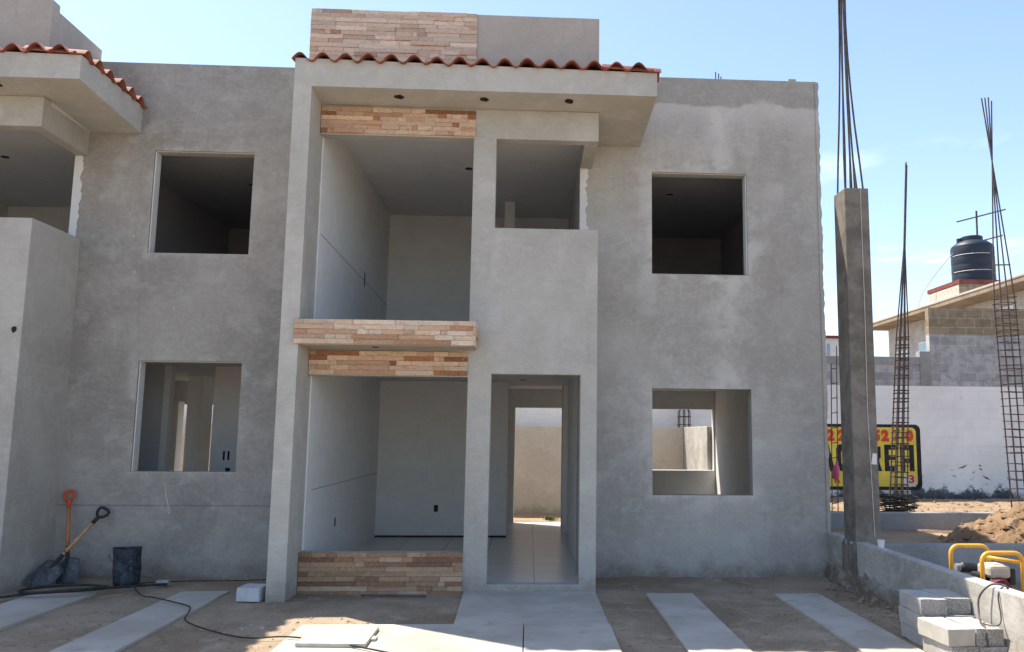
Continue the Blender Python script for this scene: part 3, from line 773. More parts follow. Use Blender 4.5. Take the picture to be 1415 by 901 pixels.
def block_letter(ch, u, z, w, h):
    """chunky hand-painted capital made of one outline with its holes cut by rows"""
    b = w*.34; bh = h*.19
    rows = {'E': [(0, w), (0, b), (0, w*.88), (0, b), (0, w)], 'A': None, 'R': None, 'C': None}
    mm = MB(); y0, y1 = VB-.0125, VB-.0065
    if ch == 'E':
        pts = [(0, 0), (w, 0), (w, bh), (b, bh), (b, h*.42), (w*.9, h*.42), (w*.9, h*.60), (b, h*.60), (b, h-bh), (w, h-bh), (w, h), (0, h)]
    elif ch == 'A':
        for (x0, x1, z0, z1) in ((0, b, 0, h), (w-b, w, 0, h), (b, w-b, h*.80, h), (b, w-b, h*.32, h*.48)):
            mm.box(u+x0, u+x1, y0, y1, z+z0, z+z1)
        return mm
    elif ch == 'R':
        for (x0, x1, z0, z1) in ((0, b, 0, h), (w-b, w*.98, h*.5, h*.93), (b, w-b, h*.80, h), (b, w-b, h*.36, h*.52)):
            mm.box(u+x0, u+x1, y0, y1, z+z0, z+z1)
        mm.prism([(u+w*.45, z+h*.36), (u+w*.68, z), (u+w*1.06, z), (u+w*.85, z+h*.36), (u+w*.9, z+h*.5), (u+w-b, z+h*.5), (u+w-b, z+h*.36)], 'v', y0+.0008, y1)
        return mm
    else:
        pts = [(w*.25, 0), (w*1.05, 0), (w*1.05, bh), (w*.45, bh), (b, h*.3), (b, h*.72), (w*.48, h-bh), (w, h-bh), (w, h), (w*.2, h), (0, h*.85), (0, h*.2)]
    mm.prism([(u+x, z+y) for x, y in pts], 'v', y0, y1)
    return mm
for ch, x, wd in (('C', 1153.5, 21), ('R', 1196.5, 20), ('E', 1219.5, 19.5), ('A', 1241, 21)):
    block_letter(ch, px_u(x)+.012, .87, wd*.016-.03, .56).build('lettering', M['sign_black'], t)
letter('A', px_u(1131), .86, .34, .58, None, .10).build('lettering', M['sign_black'], t)
for ch, x, wd in (('2', 1142, 10), ('2', 1157, 10), ('5', 1205, 10), ('2', 1216.5, 10.5), ('7', 1233, 10), ('0', 1250, 10.5)):
    letter(ch, px_u(x), 1.50, wd*.0165, .25, None, .075).build('number', M['sign_red'], t)
for ch, x, wd in (('R', 1151, 8), ('3', 1252, 8)):
    letter(ch, px_u(x), .62, wd*.016, .17, None, .04).build('number', M['sign_red'], t)
mb = MB(); ragged(mb, 8.02, 8.33, .54, .80, VB-.009, 19, 'lrtb', .04, .035); mb.build('peeled_patch', M['bw_yard'], t)

# yard walls behind the houses
mb = MB(); mb.box(-14, 3.2, 17.15, 17.27, -.2, 1.755)
tag(mb.build('yard_wall', M['rear_wall'], bevel=.01, loc=W(0, 17.2, 0)), 'tan rendered yard wall seen through the back door of the middle house', 'wall')
mb = MB(); mb.box(3.2, 3.32, BACK+.142, 17.27, -.2, 1.76)
tag(mb.build('yard_wall', M['lowwall'], bevel=.01, loc=W(3.2, 16, 0)), 'sunlit side yard wall seen through the lower right window', 'wall')
mb = MB(); mb.box(-3.0, -2.88, BACK+.142, 17.149, -.2, 1.75)
tag(mb.build('yard_wall', M['rear_wall'], bevel=.01, loc=W(-2.9, 16, 0)), 'rendered wall dividing the two back yards', 'wall')
us = lin(-9, 3.3, 40); vs = lin(BACK+.1, 17.2, 12)
terrain('back_yard', us, vs, lambda u, v: -.02+fbm(u, v, 1.5)*.03, M['lot_dirt'])
mb = MB(); rnd = random.Random(5)
for i in range(60):
    a = rnd.uniform(0, 6.28); r_ = rnd.uniform(.02, .10); u, v = .42+rnd.gauss(0, .06), 15.9+rnd.gauss(0, .06); h = rnd.uniform(.02, .075)
    e = (u+r_*math.cos(a), v+r_*math.sin(a), h); q = (-math.sin(a)*.012, math.cos(a)*.012)
    mb.face([(u, v, -.02), (u+(e[0]-u)*.5+q[0], v+(e[1]-v)*.5+q[1], h*.7), e, (u+(e[0]-u)*.5-q[0], v+(e[1]-v)*.5-q[1], h*.7)])
tag(mb.build('weed', M['leaf'], loc=W(.35, 15.9, 0)), 'small green weed growing in the yard beyond the back door', 'plant')

# neighbour house
t = thing('neighbour_house', 'pale neighbouring house with an overhanging flat concrete roof behind the block wall', 'house', (13, 22, 0))
RU, RZ = 11.55, 5.42
mb = MB(); mb.box(RU+.75, RU+6, 18.2, 27.6, 0, RZ-.17); mb.build('wall', M['bw_house'], t)
mb = MB(); mb.box(RU, RU+7, 17.9, 28.0, RZ-.165, RZ-.05); mb.build('roof', M['brown_slab'], t)
mb = MB(); mb.box(RU-.02, RU+7.02, 17.88, 28.02, RZ-.05, RZ+.01); mb.build('roof_edge', M['soffit'], t, bevel=.01)
for (v0, v1, z0, z1) in ((24.3, 25.4, 3.5, 4.55), (26.2, 27.0, 3.5, 4.4), (20.2, 22.2, 4.2, 4.95), (18.6, 19.6, 4.3, 5.1)):
    mb = MB(); q0 = RU+.735
    mb.box(q0, q0+.02, v0, v1, z0, z0+.05); mb.box(q0, q0+.02, v0, v1, z1-.05, z1); mb.box(q0, q0+.02, v0, v0+.05, z0+.05, z1-.05); mb.box(q0, q0+.02, v1-.05, v1, z0+.05, z1-.05); mb.box(q0, q0+.02, (v0+v1)/2-.02, (v0+v1)/2+.02, z0+.05, z1-.05)
    w = mb.build('window', M['frame_white'], t)
    mb = MB(); mb.box(q0+.006, q0+.012, v0+.04, v1-.04, z0+.04, z1-.04); mb.build('pane', M['window_glass'], w)
mb = MB(); mb.box(RU+.62, RU+.70, 24.0, 24.1, RZ-.36, RZ-.27); mb.build('lamp', M['white_plastic'], t)
# parapet box on the roof carrying the tank
mb = MB(); mb.box(RU+.55, RU+2.3, 22.4, 24.2, RZ, RZ+.48)
pb = mb.build('tank_base', M['bw_beige'], t)
mb = MB(); mb.box(RU+.52, RU+2.35, 22.36, 24.25, RZ+.48, RZ+.60); mb.build('coping', M['redpaint'], pb)
mb = MB(); mb.box(RU+.534, RU+.552, 22.42, 24.18, RZ+.03, RZ+.46)
for i in range(7):
    for j in (0, 1):
        v = 22.55+i*.25; z = RZ+.08+j*.19
        mb.tube([(RU+.543, v+.06*math.cos(a), z+.07+.05*math.sin(a)) for a in [k*math.pi/5 for k in range(10)]], .016, 5, closed=True)
mb.build('lattice', M['beige'], pb)
# water tank
t = thing('water_tank', 'black ribbed plastic water tank on the neighbour\'s roof', 'water tank', (RU+1.48, 23.3, RZ+.60))
mb = MB(flat=True)
prof = [(.55, 0)]
for i in range(4):
    z = .06+i*.27; prof += [(.568, z), (.575, z+.02), (.575, z+.22), (.568, z+.245)]
prof += [(.57, 1.12), (.55, 1.17), (.42, 1.28), (.30, 1.33), (.27, 1.335)]
mb.lathe(prof, 64); mb.build('body', M['tank'], t, smooth=True)
mb = MB(flat=True); mb.lathe([(.27, 1.33), (.30, 1.34), (.30, 1.44), (.27, 1.46)], 28); mb.build('lid', M['tank'], t)
mb = MB(flat=True); mb.lathe([(.07, 1.27), (.07, 1.39), (.05, 1.4)], 12, (-.38, 0, 0)); mb.build('vent', M['tank'], t)
for zz in (.37, .86):
    mb = MB(flat=True); mb.tube([(.579*math.cos(a), .579*math.sin(a), zz) for a in [math.pi*(.98+.62*k/14) for k in range(15)]], .008, 5); mb.build('stripe', M['white_plastic'], t)
# television aerial
t = thing('roof_aerial', 'thin metal television aerial standing behind the water tank', 'antenna', (13.5, 24.6, RZ))
mb = MB(); mb.tube([(13.9, 24.6, RZ), (13.95, 24.6, 8.65)], .03, 6); mb.build('mast', M['rebar'], t)
for (a, b) in (((13.3, 24.6, 8.28), (14.9, 24.6, 8.72)), ((14.1, 24.6, 7.70), (14.75, 24.6, 7.88)), ((14.15, 24.6, 6.92), (14.95, 24.6, 6.95))):
    mb = MB(); mb.tube([a, b], .024, 6); mb.build('crossbar', M['rebar'], t)
mb = MB(); mb.tube([(14.0, 24.6, 6.92), (14.2, 24.6, 6.93)], .02, 6); mb.build('bracket', M['rebar'], t)
mb = MB(); mb.tube([(13.95, 24.6, 7.68), (14.15, 24.6, 7.71)], .02, 6); mb.build('bracket', M['rebar'], t)
mb = MB(); mb.tube([(RU+.92, 23.3, RZ+1.6), (RU+.55, 23.6, 6.5), (RU+.25, 24.0, 5.9), (RU+.15, 24.2, RZ)], .012, 5)
tag(mb.build('hanging_cable', M['cord'], loc=W(RU+.4, 23.6, RZ)), 'thin pale line running down from the water tank to the roof edge', 'cable')
t = thing('distant_house', 'tiny white building far behind, in the gap beside the middle house', 'house', (11.2, 31, 0))
mb = MB(); mb.box(10.7, 11.55, 30, 34, 0, 5.2); mb.build('wall', M['frame_white'], t)
mb = MB(); mb.box(10.6, 11.65, 29.9, 34.1, 5.2, 5.3); mb.build('roof', M['redpaint'], t)
mb = MB(); mb.box(11.0, 11.12, 29.98, 30.02, 4.55, 5.0); mb.build('window', M['window_glass'], t)

# ------------------------------------------------------------------ concrete column and rebar cages
t = thing('concrete_column', 'tall dark stained concrete column with bundled bars at the house corner', 'column', (3.57, 8.88, .5))
mb = MB(); mb.box(3.451, 3.724, 8.72, 9.05, .47, 4.33); mb.build('shaft', M['column'], t, bevel=.012)
mb = MB(); rnd = random.Random(2)
for i in range(14):
    a, b = 8.70+i*.027, 8.73+i*.027; x = rnd.uniform(.004, .035); mb.box(3.45-x, 3.47, a, b-.002, -.02, rnd.uniform(.42, .50))
mb.build('grout_spill', M['column'], t, bevel=.006)
rnd = random.Random(7)
for (x, y, xt, yt) in ((3.475, 8.76, 3.535, 8.85), (3.475, 8.99, 3.515, 8.87), (3.535, 8.76, 3.545, 8.83), (3.61, 8.76, 3.572, 8.84), (3.645, 8.99, 3.56, 8.88), (3.68, 8.76, 3.585, 8.85), (3.68, 8.99, 3.58, 8.88), (3.57, 8.99, 3.55, 8.9)):
    zt = rnd.uniform(7.3, 7.9); pts = [(x, y, 4.3)]
    for k in range(1, 9):
        q = k/8; e = min(1, q*1.5); e = e*(2-e)
        pts.append((x+(xt-x)*e+.012*math.sin(q*3+x*50), y+(yt-y)*e, 4.3+(zt-4.3)*q))
    mb = MB(); mb.tube(pts, .0105, 6); mb.build('reinforcing_bar', M['rebar'], t)
mb = MB(); mb.tube([(3.625, 8.708, 4.31), (3.628, 8.706, 3.0), (3.618, 8.705, 1.9), (3.65, 8.705, .56)], .0028, 5)
tag(mb.build('plumb_line', M['cord'], loc=W(3.63, 8.7, 2)), 'thin pale string hanging down the front of the dark column', 'string')
mb = MB(); mb.prism([(3.64, 1.31), (3.70, 1.305), (3.702, 1.42), (3.66, 1.425)], 'v', 8.709, 8.717)
tag(mb.build('paper_tag', M['white_plastic'], loc=W(3.67, 8.7, 1.3)), 'white scrap of paper stuck to the dark concrete column', 'paper')
mb = MB(flat=True); mb.lathe([(.028, 0), (.036, .075), (.03, .075), (.026, .012)], 14)
c_ = mb.build('plastic_cup', M['white_plastic'], loc=W(3.53, 8.28, .505)); tag(c_, 'small pale cup standing on the low wall below the column', 'cup')

def cage(label, base, top, w, dpt, zs0, n_st, bars_top, bend, name='rebar_cage', group='rebar cages on the plot', cross=False, taper=0.):
    t = thing(name, label, 'rebar', base, group)
    u, v, z = base
    (ut, vt, zt) = top
    lean = lambda zz: ((ut-u)*(zz-z)/(zt-z), (vt-v)*(zz-z)/(zt-z))
    zend = zs0
    corners = [(-w/2, -dpt/2), (w/2, -dpt/2), (w/2, dpt/2), (-w/2, dpt/2), (0, -dpt/2), (0, dpt/2)]
    for i, (a, b) in enumerate(corners):
        pts = []; zt_i = zt - bars_top[i]
        for k in range(13):
            zz = z+(zt_i-z)*k/12
            q = max(0, (zz-zend)/(zt-zend)); f_ = (1-min(1, q*1.75))**1.1 if q > 0 else 1
            f_ = max(f_, .10) if not cross else (1-q*1.5 if q > 0 else 1)
            lx, ly = lean(zz)
            f_ *= 1-taper*min(1, (zz-z)/(zs0-z)); pts.append((u+lx+a*f_+bend*q*q, v+ly+b*f_, zz))
        mb = MB(); mb.tube(pts, .011, 6); mb.build('bar', M['rebar'], t)
    proto = None; rnd = random.Random(int(u*10))
    zz = z+.06
    pts = [(-w/2-.012, -dpt/2-.012, 0), (w/2+.012, -dpt/2-.012, 0), (w/2+.012, dpt/2+.012, 0), (-w/2-.012, dpt/2+.012, 0)]
    mb = MB(flat=True); mb.tube(pts, .0068, 5, closed=True)
    proto = mb.build('stirrup', M['rust'], t)
    for i in range(n_st):
        o = proto if i == 0 else proto.copy()
        if i: COL.objects.link(o); o.parent = t
        q = i/(n_st-1); q = q**.82 if name == 'rebar_cage' else q
        zz = z+.05+(zs0-z-.05)*q + rnd.uniform(-.03, .03)
        lx, ly = lean(zz); k_ = 1-taper*min(1, (zz-z)/(zs0-z)); o.scale = (k_, k_, 1)
        o.location = W(u+lx, v+ly, zz)-t.location
        o.rotation_euler = (rnd.uniform(-.06, .06), rnd.uniform(-.06, .06), rnd.uniform(-.03, .03))
    return t
cage('rust brown rebar cage before the yellow sign, bars gathered into one leaning tip', (5.93, 13.2, .38), (6.31, 13.2, 6.2), .215, .17, 3.25, 34, (0, .05, .1, .02, .3, .2), .0, taper=.3)
cage('thicker rebar cage beside the soil heap, three bars spreading at its tip', (7.64, 12.6, .2), (7.42, 12.6, 7.15), .235, .19, 3.80, 30, (0, .02, .05, .1, 1.2, 1.5), -.0, cross=True)
cage('short rebar cage behind the yard wall, seen through the lower right window', (3.27, 17.42, -.2), (3.27, 17.42, 2.3), .22, .16, 2.15, 12, (0, .02, 0, .03, .02, .04), 0.)
t = thing('rebar_ladder', 'narrow rebar ladder in the gap between the house and the dark column', 'rebar', (4.82, 13.0, .3))
for x in (-.048, .048):
    mb = MB(); mb.tube([(4.82+x, 13, .2), (4.88+x, 13, 2.9+x*3)], .008, 6); mb.build('bar', M['rebar'], t)
for i in range(10):
    z = .55+i*.235; mb = MB(); mb.tube([(4.765+.06*(z-.2)/2.7, 12.99, z), (4.875+.06*(z-.2)/2.7, 12.99, z+.02)], .007, 5); mb.build('rung', M['rust'], t)
mb = MB(flat=True); mb.lathe([(.03, 0), (.05, .02), (.05, .17), (.03, .22), (.018, .24), (.018, .29)], 14)
o = mb.build('plastic_bottle', M['pink'], smooth=True, loc=W(4.82, 12.92, .93)); o.rotation_euler = (0, R(6), 0)
tag(o, 'pink plastic bottle hanging on the narrow rebar ladder', 'bottle')
# coil of wire at the foot of the cage
mb = MB(); rnd = random.Random(9)
for i in range(16):
    rr = rnd.uniform(.2, .34); z = .42+i*.017; cx = rnd.uniform(-.04, .04)
    mb.tube([(5.93+cx+rr*math.cos(a), 13.2+rr*.9*math.sin(a), z+.015*math.sin(a*2+i)) for a in [k*math.pi/12 for k in range(24)]], .009, 5, closed=True)
tag(mb.build('wire_coil', M['rubber'], loc=W(5.93, 13.2, .4)), 'dark coil of wire lying round the foot of the cage below the sign', 'wire coil')

# ------------------------------------------------------------------ concrete blocks
def block(at, rz, label, cat='concrete block', mat='block', group='stacked concrete blocks', size=(.2, .4, .12), seed=0, tilt=0):
    rnd = random.Random(seed); sx, sy, sz = size
    bm = bmesh.new(); bmesh.ops.create_cube(bm, size=1)
    bmesh.ops.subdivide_edges(bm, edges=bm.edges, cuts=6, use_grid_fill=True)
    for vtx in bm.verts:
        vtx.co = Vector((vtx.co.x*sx, vtx.co.y*sy, (vtx.co.z+.5)*sz))
        q = noise.noise_vector(vtx.co*14+Vector((seed*3.1, 0, 0)))
        edge = sum((abs(abs(vtx.co.x)-sx/2) < 1e-4, abs(abs(vtx.co.y)-sy/2) < 1e-4, min(vtx.co.z, sz-vtx.co.z) < 1e-4))
        vtx.co += q*(.0022 if edge < 2 else .004)
    me = bpy.data.meshes.new('concrete_block'); bm.to_mesh(me); bm.free(); me.materials.append(M[mat])
    o = bpy.data.objects.new('concrete_block', me); COL.objects.link(o)
    o.location = W(*at); o.rotation_euler = (tilt, 0, rz)
    md = o.modifiers.new('edge', 'BEVEL'); md.width = .004; md.segments = 2; md.limit_method = 'ANGLE'; md.angle_limit = R(50)
    tag(o, label, cat, group); return o
# skewed plot direction: blocks lie along it
rz0 = -math.atan(K)
BL = [((3.150, 6.610, .002), 0, 'grey block at the bottom left of the taller, rear stack'),
      ((3.357, 6.615, .002), .02, 'hidden bottom right block of the rear stack against the low wall'),
      ((3.135, 6.600, .124), .02, 'grey block in the middle course, left column of the rear stack'),
      ((3.352, 6.605, .124), -.015, 'thin slice of block showing under the top right block of the rear stack'),
      ((3.140, 6.610, .246), -.03, 'topmost left block of the rear stack, shaded blue grey on top'),
      ((3.350, 6.650, .246), -.05, 'topmost right block of the rear stack, leaning to the low wall'),
      ((3.120, 6.160, .002), .06, 'lower left block of the sunny front stack, at the picture bottom'),
      ((3.330, 6.140, .002), .03, 'lower right block of the sunny front stack, beside the wall'),
      ((3.095, 6.170, .124), .09, 'bright smooth upper left block of the sunny front stack'),
      ((3.312, 6.170, .124), .05, 'upper right block of the front stack, crossed by a cable')]
for i, (p, a, lb) in enumerate(BL): block(p, rz0+a, lb, seed=i+1, mat='smooth_block' if i == 8 else 'block')
block((-2.625, 8.36, .006), rz0-.10, 'single pale grey block lying beside the tall pillar', 'concrete block', 'pale_block', 'loose block by the pillar', (.225, .25, .125), 33)

# ------------------------------------------------------------------ yellow framed machine
t = thing('plate_compactor', 'yellow tube framed engine machine behind the low wall', 'machine', (3.93, 7.1, .06))
def hoop(u0, u1, v, z0, z1, r=.07):
    pts = [(u0, v, z0)]
    for k in range(7): a = R(180-90*k/6); pts.append((u0+r+r*math.cos(a), v, z1-r+r*math.sin(a)))
    for k in range(7): a = R(90-90*k/6); pts.append((u1-r+r*math.cos(a), v, z1-r+r*math.sin(a)))
    return pts+[(u1, v, z0)]
for (u0, u1, v, z1) in ((3.765, 4.11, 7.35, .645), (3.755, 4.10, 6.82, .655)):
    mb = MB(); mb.tube(hoop(u0, u1, v, .14, z1), .019, 10); mb.build('frame_hoop', M['yellow'], t, smooth=True)
for u in (3.765, 4.10):
    mb = MB(); mb.tube([(u, 6.82, .17), (u, 7.35, .17)], .017, 8); mb.build('base_rail', M['yellow'], t, smooth=True)
mb = MB(); mb.tube([(3.88, 7.0, .60), (4.09, 6.85, .575)], .016, 8); mb.build('tie_bar', M['yellow'], t, smooth=True)
mb = MB(); mb.box(3.72, 4.14, 6.80, 7.40, .07, .135); mb.build('base_plate', M['grey_metal'], t, bevel=.015)
mb = MB(); mb.box(3.84, 4.05, 6.92, 7.22, .16, .36); en = mb.build('engine', M['grey_metal'], t, bevel=.02)
mb = MB()
for k in range(7): mb.box(3.832, 4.058, 6.93+k*.04, 6.945+k*.04, .2, .345)
mb.build('cooling_fins', M['grey_metal'], en)
mb = MB(); mb.box(3.855, 4.04, 6.88, 7.10, .435, .545); mb.build('fuel_tank', M['beige'], t, bevel=.03)
mb = MB(); mb.tube([(3.74, 7.16, .49), (3.76, 7.16, .49), (3.88, 7.16, .48), (3.90, 7.16, .48)], [.03, .045, .045, .03], 14); mb.build('air_filter', M['black'], t)
mb = MB(); mb.tube([(3.705, 7.16, .49), (3.742, 7.16, .49)], .032, 12); mb.build('exhaust', M['grey_metal'], t)
mb = MB(); mb.box(3.80, 3.90, 6.95, 7.1, .36, .47); mb.build('carburettor', M['black'], t, bevel=.015)
mb = MB(); mb.tube([(3.93, 6.84, .35), (3.93, 6.90, .35)], [.085, .105], 18); st = mb.build('starter_cover', M['burgundy'], t)
mb = MB(); mb.tube([(3.93, 6.825, .35), (3.93, 6.84, .35)], .045, 14); mb.build('starter_hub', M['black'], st)
mb = MB(); mb.box(4.03, 4.09, 6.9, 7.15, .38, .52); mb.build('muffler', M['black'], t, bevel=.015)

# ------------------------------------------------------------------ tools by the left wall
def aim(t, tip, grip, facing):
    a, b = W(*tip), W(*grip); z = (b-a).normalized(); y = Vector(facing); y = (y-z*y.dot(z)).normalized(); x = y.cross(z)
    m = Matrix((x, y, z)).transposed().to_4x4(); m.translation = a; t.matrix_world = m
    t.location = a; t.rotation_euler = m.to_euler(); return (b-a).length
def shovel(label, tip, grip, facing, grip_mat, flat, bw, bl, shaft='wood'):
    t = thing('shovel', label, 'shovel', tip, 'shovels against the wall'); L = aim(t, tip, grip, facing)
    mb = MB(flat=True); nx, nz = 10, 10
    for side in (0, 1):
        for j in range(nz+1):
            q = j/nz; hw = bw/2*(1 if flat or q > .28 else .35+.65*math.sin(math.pi/2*q/.28)); hw *= (1-.08*q)
            if q > .9: hw *= 1-(q-.9)*4.5
            for i in range(nx+1):
                x = -1+2*i/nx
                y = .05*abs(x)**2.2*(.5+.5*q) + .02*q*q - .012*math.exp(-(x/.15)**2)*q
                mb.v.append((x*hw, -(y) + side*.003, q*bl + (0 if q < .9 else .0)))
    N = (nx+1)*(nz+1)
    for j in range(nz):
        for i in range(nx):
            a = j*(nx+1)+i
            mb.f.append([a, a+1, a+nx+2, a+nx+1]); mb.f.append([N+a, N+a+nx+1, N+a+nx+2, N+a+1]); mb.c += [None, None]
    bd = mb.build('blade', M['steel'], t, smooth=True)
    mb = MB(flat=True); mb.tube([(0, -.012, bl*.62), (0, -.014, bl), (0, 0, bl+.12)], [.012, .022, .021], 10); mb.build('socket', M['black'], bd, smooth=True)
    mb = MB(flat=True); mb.tube([(0, 0, bl+.08), (0, 0, L-.15)], .020, 10); mb.build('shaft', M[shaft], t, smooth=True)
    mb = MB(flat=True)
    mb.tube([(0, 0, L-.20), (0, 0, L-.12), (0, 0, L-.105)], [.021, .022, .03], 10)
    mb.tube([(0, 0, L-.115), (-.035, 0, L-.09), (-.058, 0, L-.05), (-.055, 0, L-.015), (-.03, 0, L), (.03, 0, L), (.055, 0, L-.015), (.058, 0, L-.05), (.035, 0, L-.09), (0, 0, L-.115)], .016, 8)
    mb.build('grip', grip_mat, t, smooth=True)
    return t
shovel('upright shovel with an orange D grip leaning in the wall corner', (-4.82, 9.20, .015), (-5.05, 9.55, .93), (0, -1, .2), M['orange'], True, .23, .27, 'painted_wood')
shovel('slanting shovel with a black D grip and broad worn scoop by the wall', (-5.04, 9.0, .02), (-4.63, 9.52, .745), (.35, -.75, .75), M['black'], True, .245, .31)
t = thing('bucket', 'dark cement smeared plastic bucket standing by the grey wall', 'bucket', (-4.21, 9.2, 0))
mb = MB(flat=True); n = 40
def ring(r, z, sq=0, w=.006):
    out = []
    for k in range(n):
        a = 2*math.pi*k/n; rr = r*(1+sq*.10*math.cos(4*a)) + w*math.cos(10*a)*.5 + .006*math.sin(3*a+z*9)
        out.append((rr*math.cos(a)*1.06, rr*math.sin(a)*.95, z+.006*math.sin(2*a+1)))
    return out
rings = [ring(.122, 0), ring(.128, .05), ring(.132, .15), ring(.128, .26), ring(.133, .36), ring(.138, .375), ring(.127, .372), ring(.122, .2), ring(.115, .02)]
for r_ in rings: mb.v += r_
for j in range(len(rings)-1):
    for k in range(n): mb.f.append([j*n+k, j*n+(k+1) % n, (j+1)*n+(k+1) % n, (j+1)*n+k]); mb.c.append(None)
mb.f.append(list(range(n-1, -1, -1))); mb.c.append(None); mb.f.append([(len(rings)-1)*n+k for k in range(n)]); mb.c.append(None)
mb.build('body', M['cement_tub'], t, smooth=True)
mb = MB(flat=True); mb.tube([(.135*math.cos(a), -.05+.13*math.sin(a)*.4-.09, .33+.0*a-.14*math.sin(a)) for a in [k*math.pi/10 for k in range(11)]], .004, 6)
mb.build('handle', M['rebar'], t)
def smoothline(pts, sub=6):
    out = []; n = len(pts)
    for i in range(n-1):
        p0, p1, p2, p3 = [Vector(pts[max(0, min(n-1, i+k))]) for k in (-1, 0, 1, 2)]
        for s in range(sub):
            q = s/sub; out.append(.5*((2*p1)+(p2-p0)*q+(2*p0-5*p1+4*p2-p3)*q*q+(3*p1-p0-3*p2+p3)*q**3))
    out.append(Vector(pts[-1])); return out
mb = MB(); z = .03
mb.tube(smoothline([(-5.6, 8.1, z), (-5.1, 8.25, z), (-4.78, 8.40, .05), (-4.50, 8.46, .06), (-4.27, 8.56, .06), (-4.17, 8.72, .05), (-4.28, 8.92, .03), (-4.52, 9.0, z), (-4.80, 8.92, z), (-4.93, 8.68, .045), (-4.86, 8.46, .06), (-4.62, 8.34, .075), (-4.38, 8.42, .08), (-4.20, 8.60, .07), (-4.12, 8.80, .04), (-3.95, 8.95, z), (-3.72, 9.05, z)]), .0125, 8)
tag(mb.build('hose', M['rubber'], smooth=True, loc=W(-4.5, 8.6, 0)), 'thick black hose coiled on the ground in front of the shovels', 'hose')
mb = MB()
mb.tube(smoothline([(-2.7, 9.42, .015), (-3.1, 9.3, .02), (-3.6, 9.28, .02), (-4.0, 9.16, .02), (-3.98, 8.9, .02), (-3.70, 8.45, .025), (-3.52, 8.28, .04), (-3.25, 8.07, .04), (-3.02, 7.85, .042), (-2.95, 7.66, .035), (-2.86, 7.38, .02), (-2.53, 7.03, .02), (-2.16, 6.78, .02), (-1.84, 6.75, .034), (-1.40, 6.54, .034), (-.9, 6.2, .034)]), .0065, 6)
tag(mb.build('power_cable', M['rubber'], smooth=True, loc=W(-3, 8, 0)), 'thin black cable winding from the bucket across the strip to the slab', 'cable')
mb = MB(); mb.tube(smoothline([(-3.85, 9.12, .03), (-3.80, 9.10, .035), (-3.72, 9.09, .03)]), .03, 8)
tag(mb.build('cable_plug', M['grey_metal'], loc=W(-3.8, 9.1, 0)), 'grey plug lying on the soil right of the bucket', 'plug')
mb = MB()
mb.tube(smoothline([(3.52, 6.05, .51), (3.50, 6.08, .53), (3.435, 6.14, .52), (3.39, 6.22, .42), (3.37, 6.2, .30), (3.33, 6.1, .255), (3.30, 6.0, .25), (3.29, 5.95, .15), (3.30, 5.9, .02), (3.3, 5.2, .012)]), .0075, 6)
mb.tube(smoothline([(3.52, 6.05, .51), (3.49, 6.06, .525), (3.44, 6.05, .46), (3.435, 6.02, .30), (3.38, 6.0, .26), (3.33, 6.12, .255)]), .0055, 6)
tag(mb.build('power_cable', M['rebar'], smooth=True, loc=W(3.4, 6.1, 0)), 'grey cable looping over the low wall and down the front block stack', 'cable')
t = thing('slab_lid', 'loose square concrete lid lying on the sunlit paving', 'lid', (-1.45, 6.78, .026))
mb = MB(); mb.prism([(-1.715, 6.50), (-1.19, 6.47), (-1.19, 7.03), (-1.715, 7.045)], 'z', .017, .046); mb.build('lid', M['beige'], t, bevel=.005)
mb = MB(); mb.box(-1.189, -1.15, 6.66, 6.76, .017, .036); mb.build('broken_corner', M['beige'], t, bevel=.006)
mb = MB(); mb.tube([(-1.62, 8.48, .02), (-1.3, 8.44, .022), (-.98, 8.43, .02)], .012, 6)
tag(mb.build('steel_rod', M['rebar'], loc=W(-1.3, 8.45, 0)), 'dark rod lying on the soil below the stone sill', 'rod')

# ------------------------------------------------------------------ camera
cam = bpy.data.cameras.new('camera'); co = bpy.data.objects.new('camera', cam); COL.objects.link(co)
pi_, ya, ro = .128560182, .0539194299, .00832512619
fwd = Vector((math.sin(ya)*math.cos(pi_), math.cos(ya)*math.cos(pi_), math.sin(pi_)))
r0 = Vector((math.cos(ya), -math.sin(ya), 0)); u0 = r0.cross(fwd)
rx = r0*math.cos(ro)+u0*math.sin(ro); uy = u0*math.cos(ro)-r0*math.sin(ro)
m = Matrix((rx, uy, -fwd)).transposed().to_4x4(); m.translation = (0, 0, CAMZ); co.matrix_world = m
cam.sensor_width = 36; cam.lens = 1150/1415*36; cam.clip_end = 2000; cam.clip_start = .05
scene.camera = co

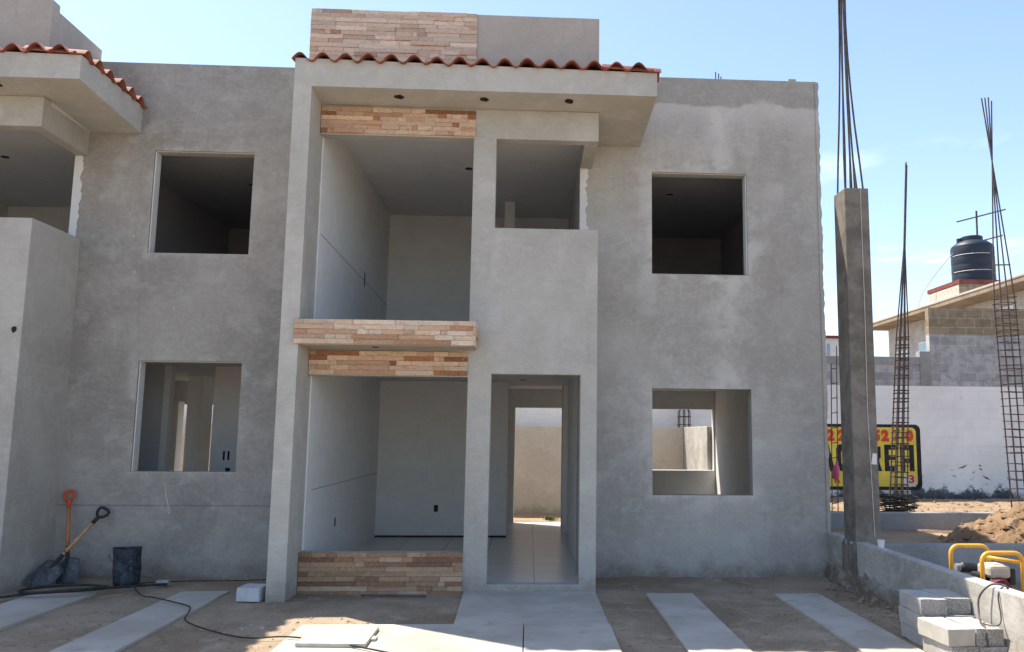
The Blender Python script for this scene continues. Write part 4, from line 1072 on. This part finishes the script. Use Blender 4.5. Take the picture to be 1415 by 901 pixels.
# ------------------------------------------------------------------ daylight
sd = Vector((-.428, .34, 1.)).normalized()
el = math.asin(sd.z); az = math.atan2(sd.x, sd.y)
sun = bpy.data.lights.new('sun', 'SUN'); sun.energy = 3.1; sun.angle = R(.53); sun.color = (1., .91, .79)
so = bpy.data.objects.new('sun', sun); COL.objects.link(so); so.rotation_euler = (-sd).to_track_quat('-Z', 'Y').to_euler(); so.location = (0, 0, 30)
w = bpy.data.worlds.new('World'); scene.world = w; w.use_nodes = True
n = w.node_tree.nodes; l = w.node_tree.links; bg = n['Background']
sky = n.new('ShaderNodeTexSky'); sky.sky_type = 'NISHITA'; sky.sun_disc = False; sky.sun_elevation = el; sky.sun_rotation = az
sky.air_density = 1.0; sky.dust_density = .7; sky.ozone_density = 1.2
bg.inputs['Strength'].default_value = .094
class NW(NT):
    def __init__(s, tree): s.t = tree; s.n = tree.nodes; s.l = tree.links
t_ = NW(w.node_tree)
tc = n.new('ShaderNodeTexCoord').outputs['Generated']
sp = t_.add('ShaderNodeSeparateXYZ', i_0=tc).outputs
# thin cloud wisps low in the sky
zc = t_.math('MAXIMUM', sp[2], .03)
cx = t_.math('DIVIDE', sp[0], zc); cy = t_.math('DIVIDE', sp[1], zc)
cv = t_.add('ShaderNodeCombineXYZ', i_0=cx, i_1=cy, i_2=0.).outputs[0]
cn_ = t_.noise(t_.scalevec(cv, (.8, .7, 1)), 1.5, 8, .6, .25)
msk = t_.math('MULTIPLY', t_.step(cn_, .54, .80), t_.math('MULTIPLY', t_.step(sp[2], .10, .18), t_.step(sp[2], .36, .26)))
hz = t_.mix(1., sky.outputs[0], (1.0, .972, .965), 'MULTIPLY')
mx = t_.mix(t_.math('MULTIPLY', msk, .42), hz, (8., 8.3, 8.8))
l.new(mx, bg.inputs['Color'])

scene.view_settings.view_transform = 'Standard'; scene.view_settings.look = 'None'
scene.view_settings.exposure = 1.64; scene.view_settings.gamma = 1
scene.view_settings.use_curve_mapping = False
scene.cycles.use_denoising = True
scene.cycles.max_bounces = 10; scene.cycles.diffuse_bounces = 6
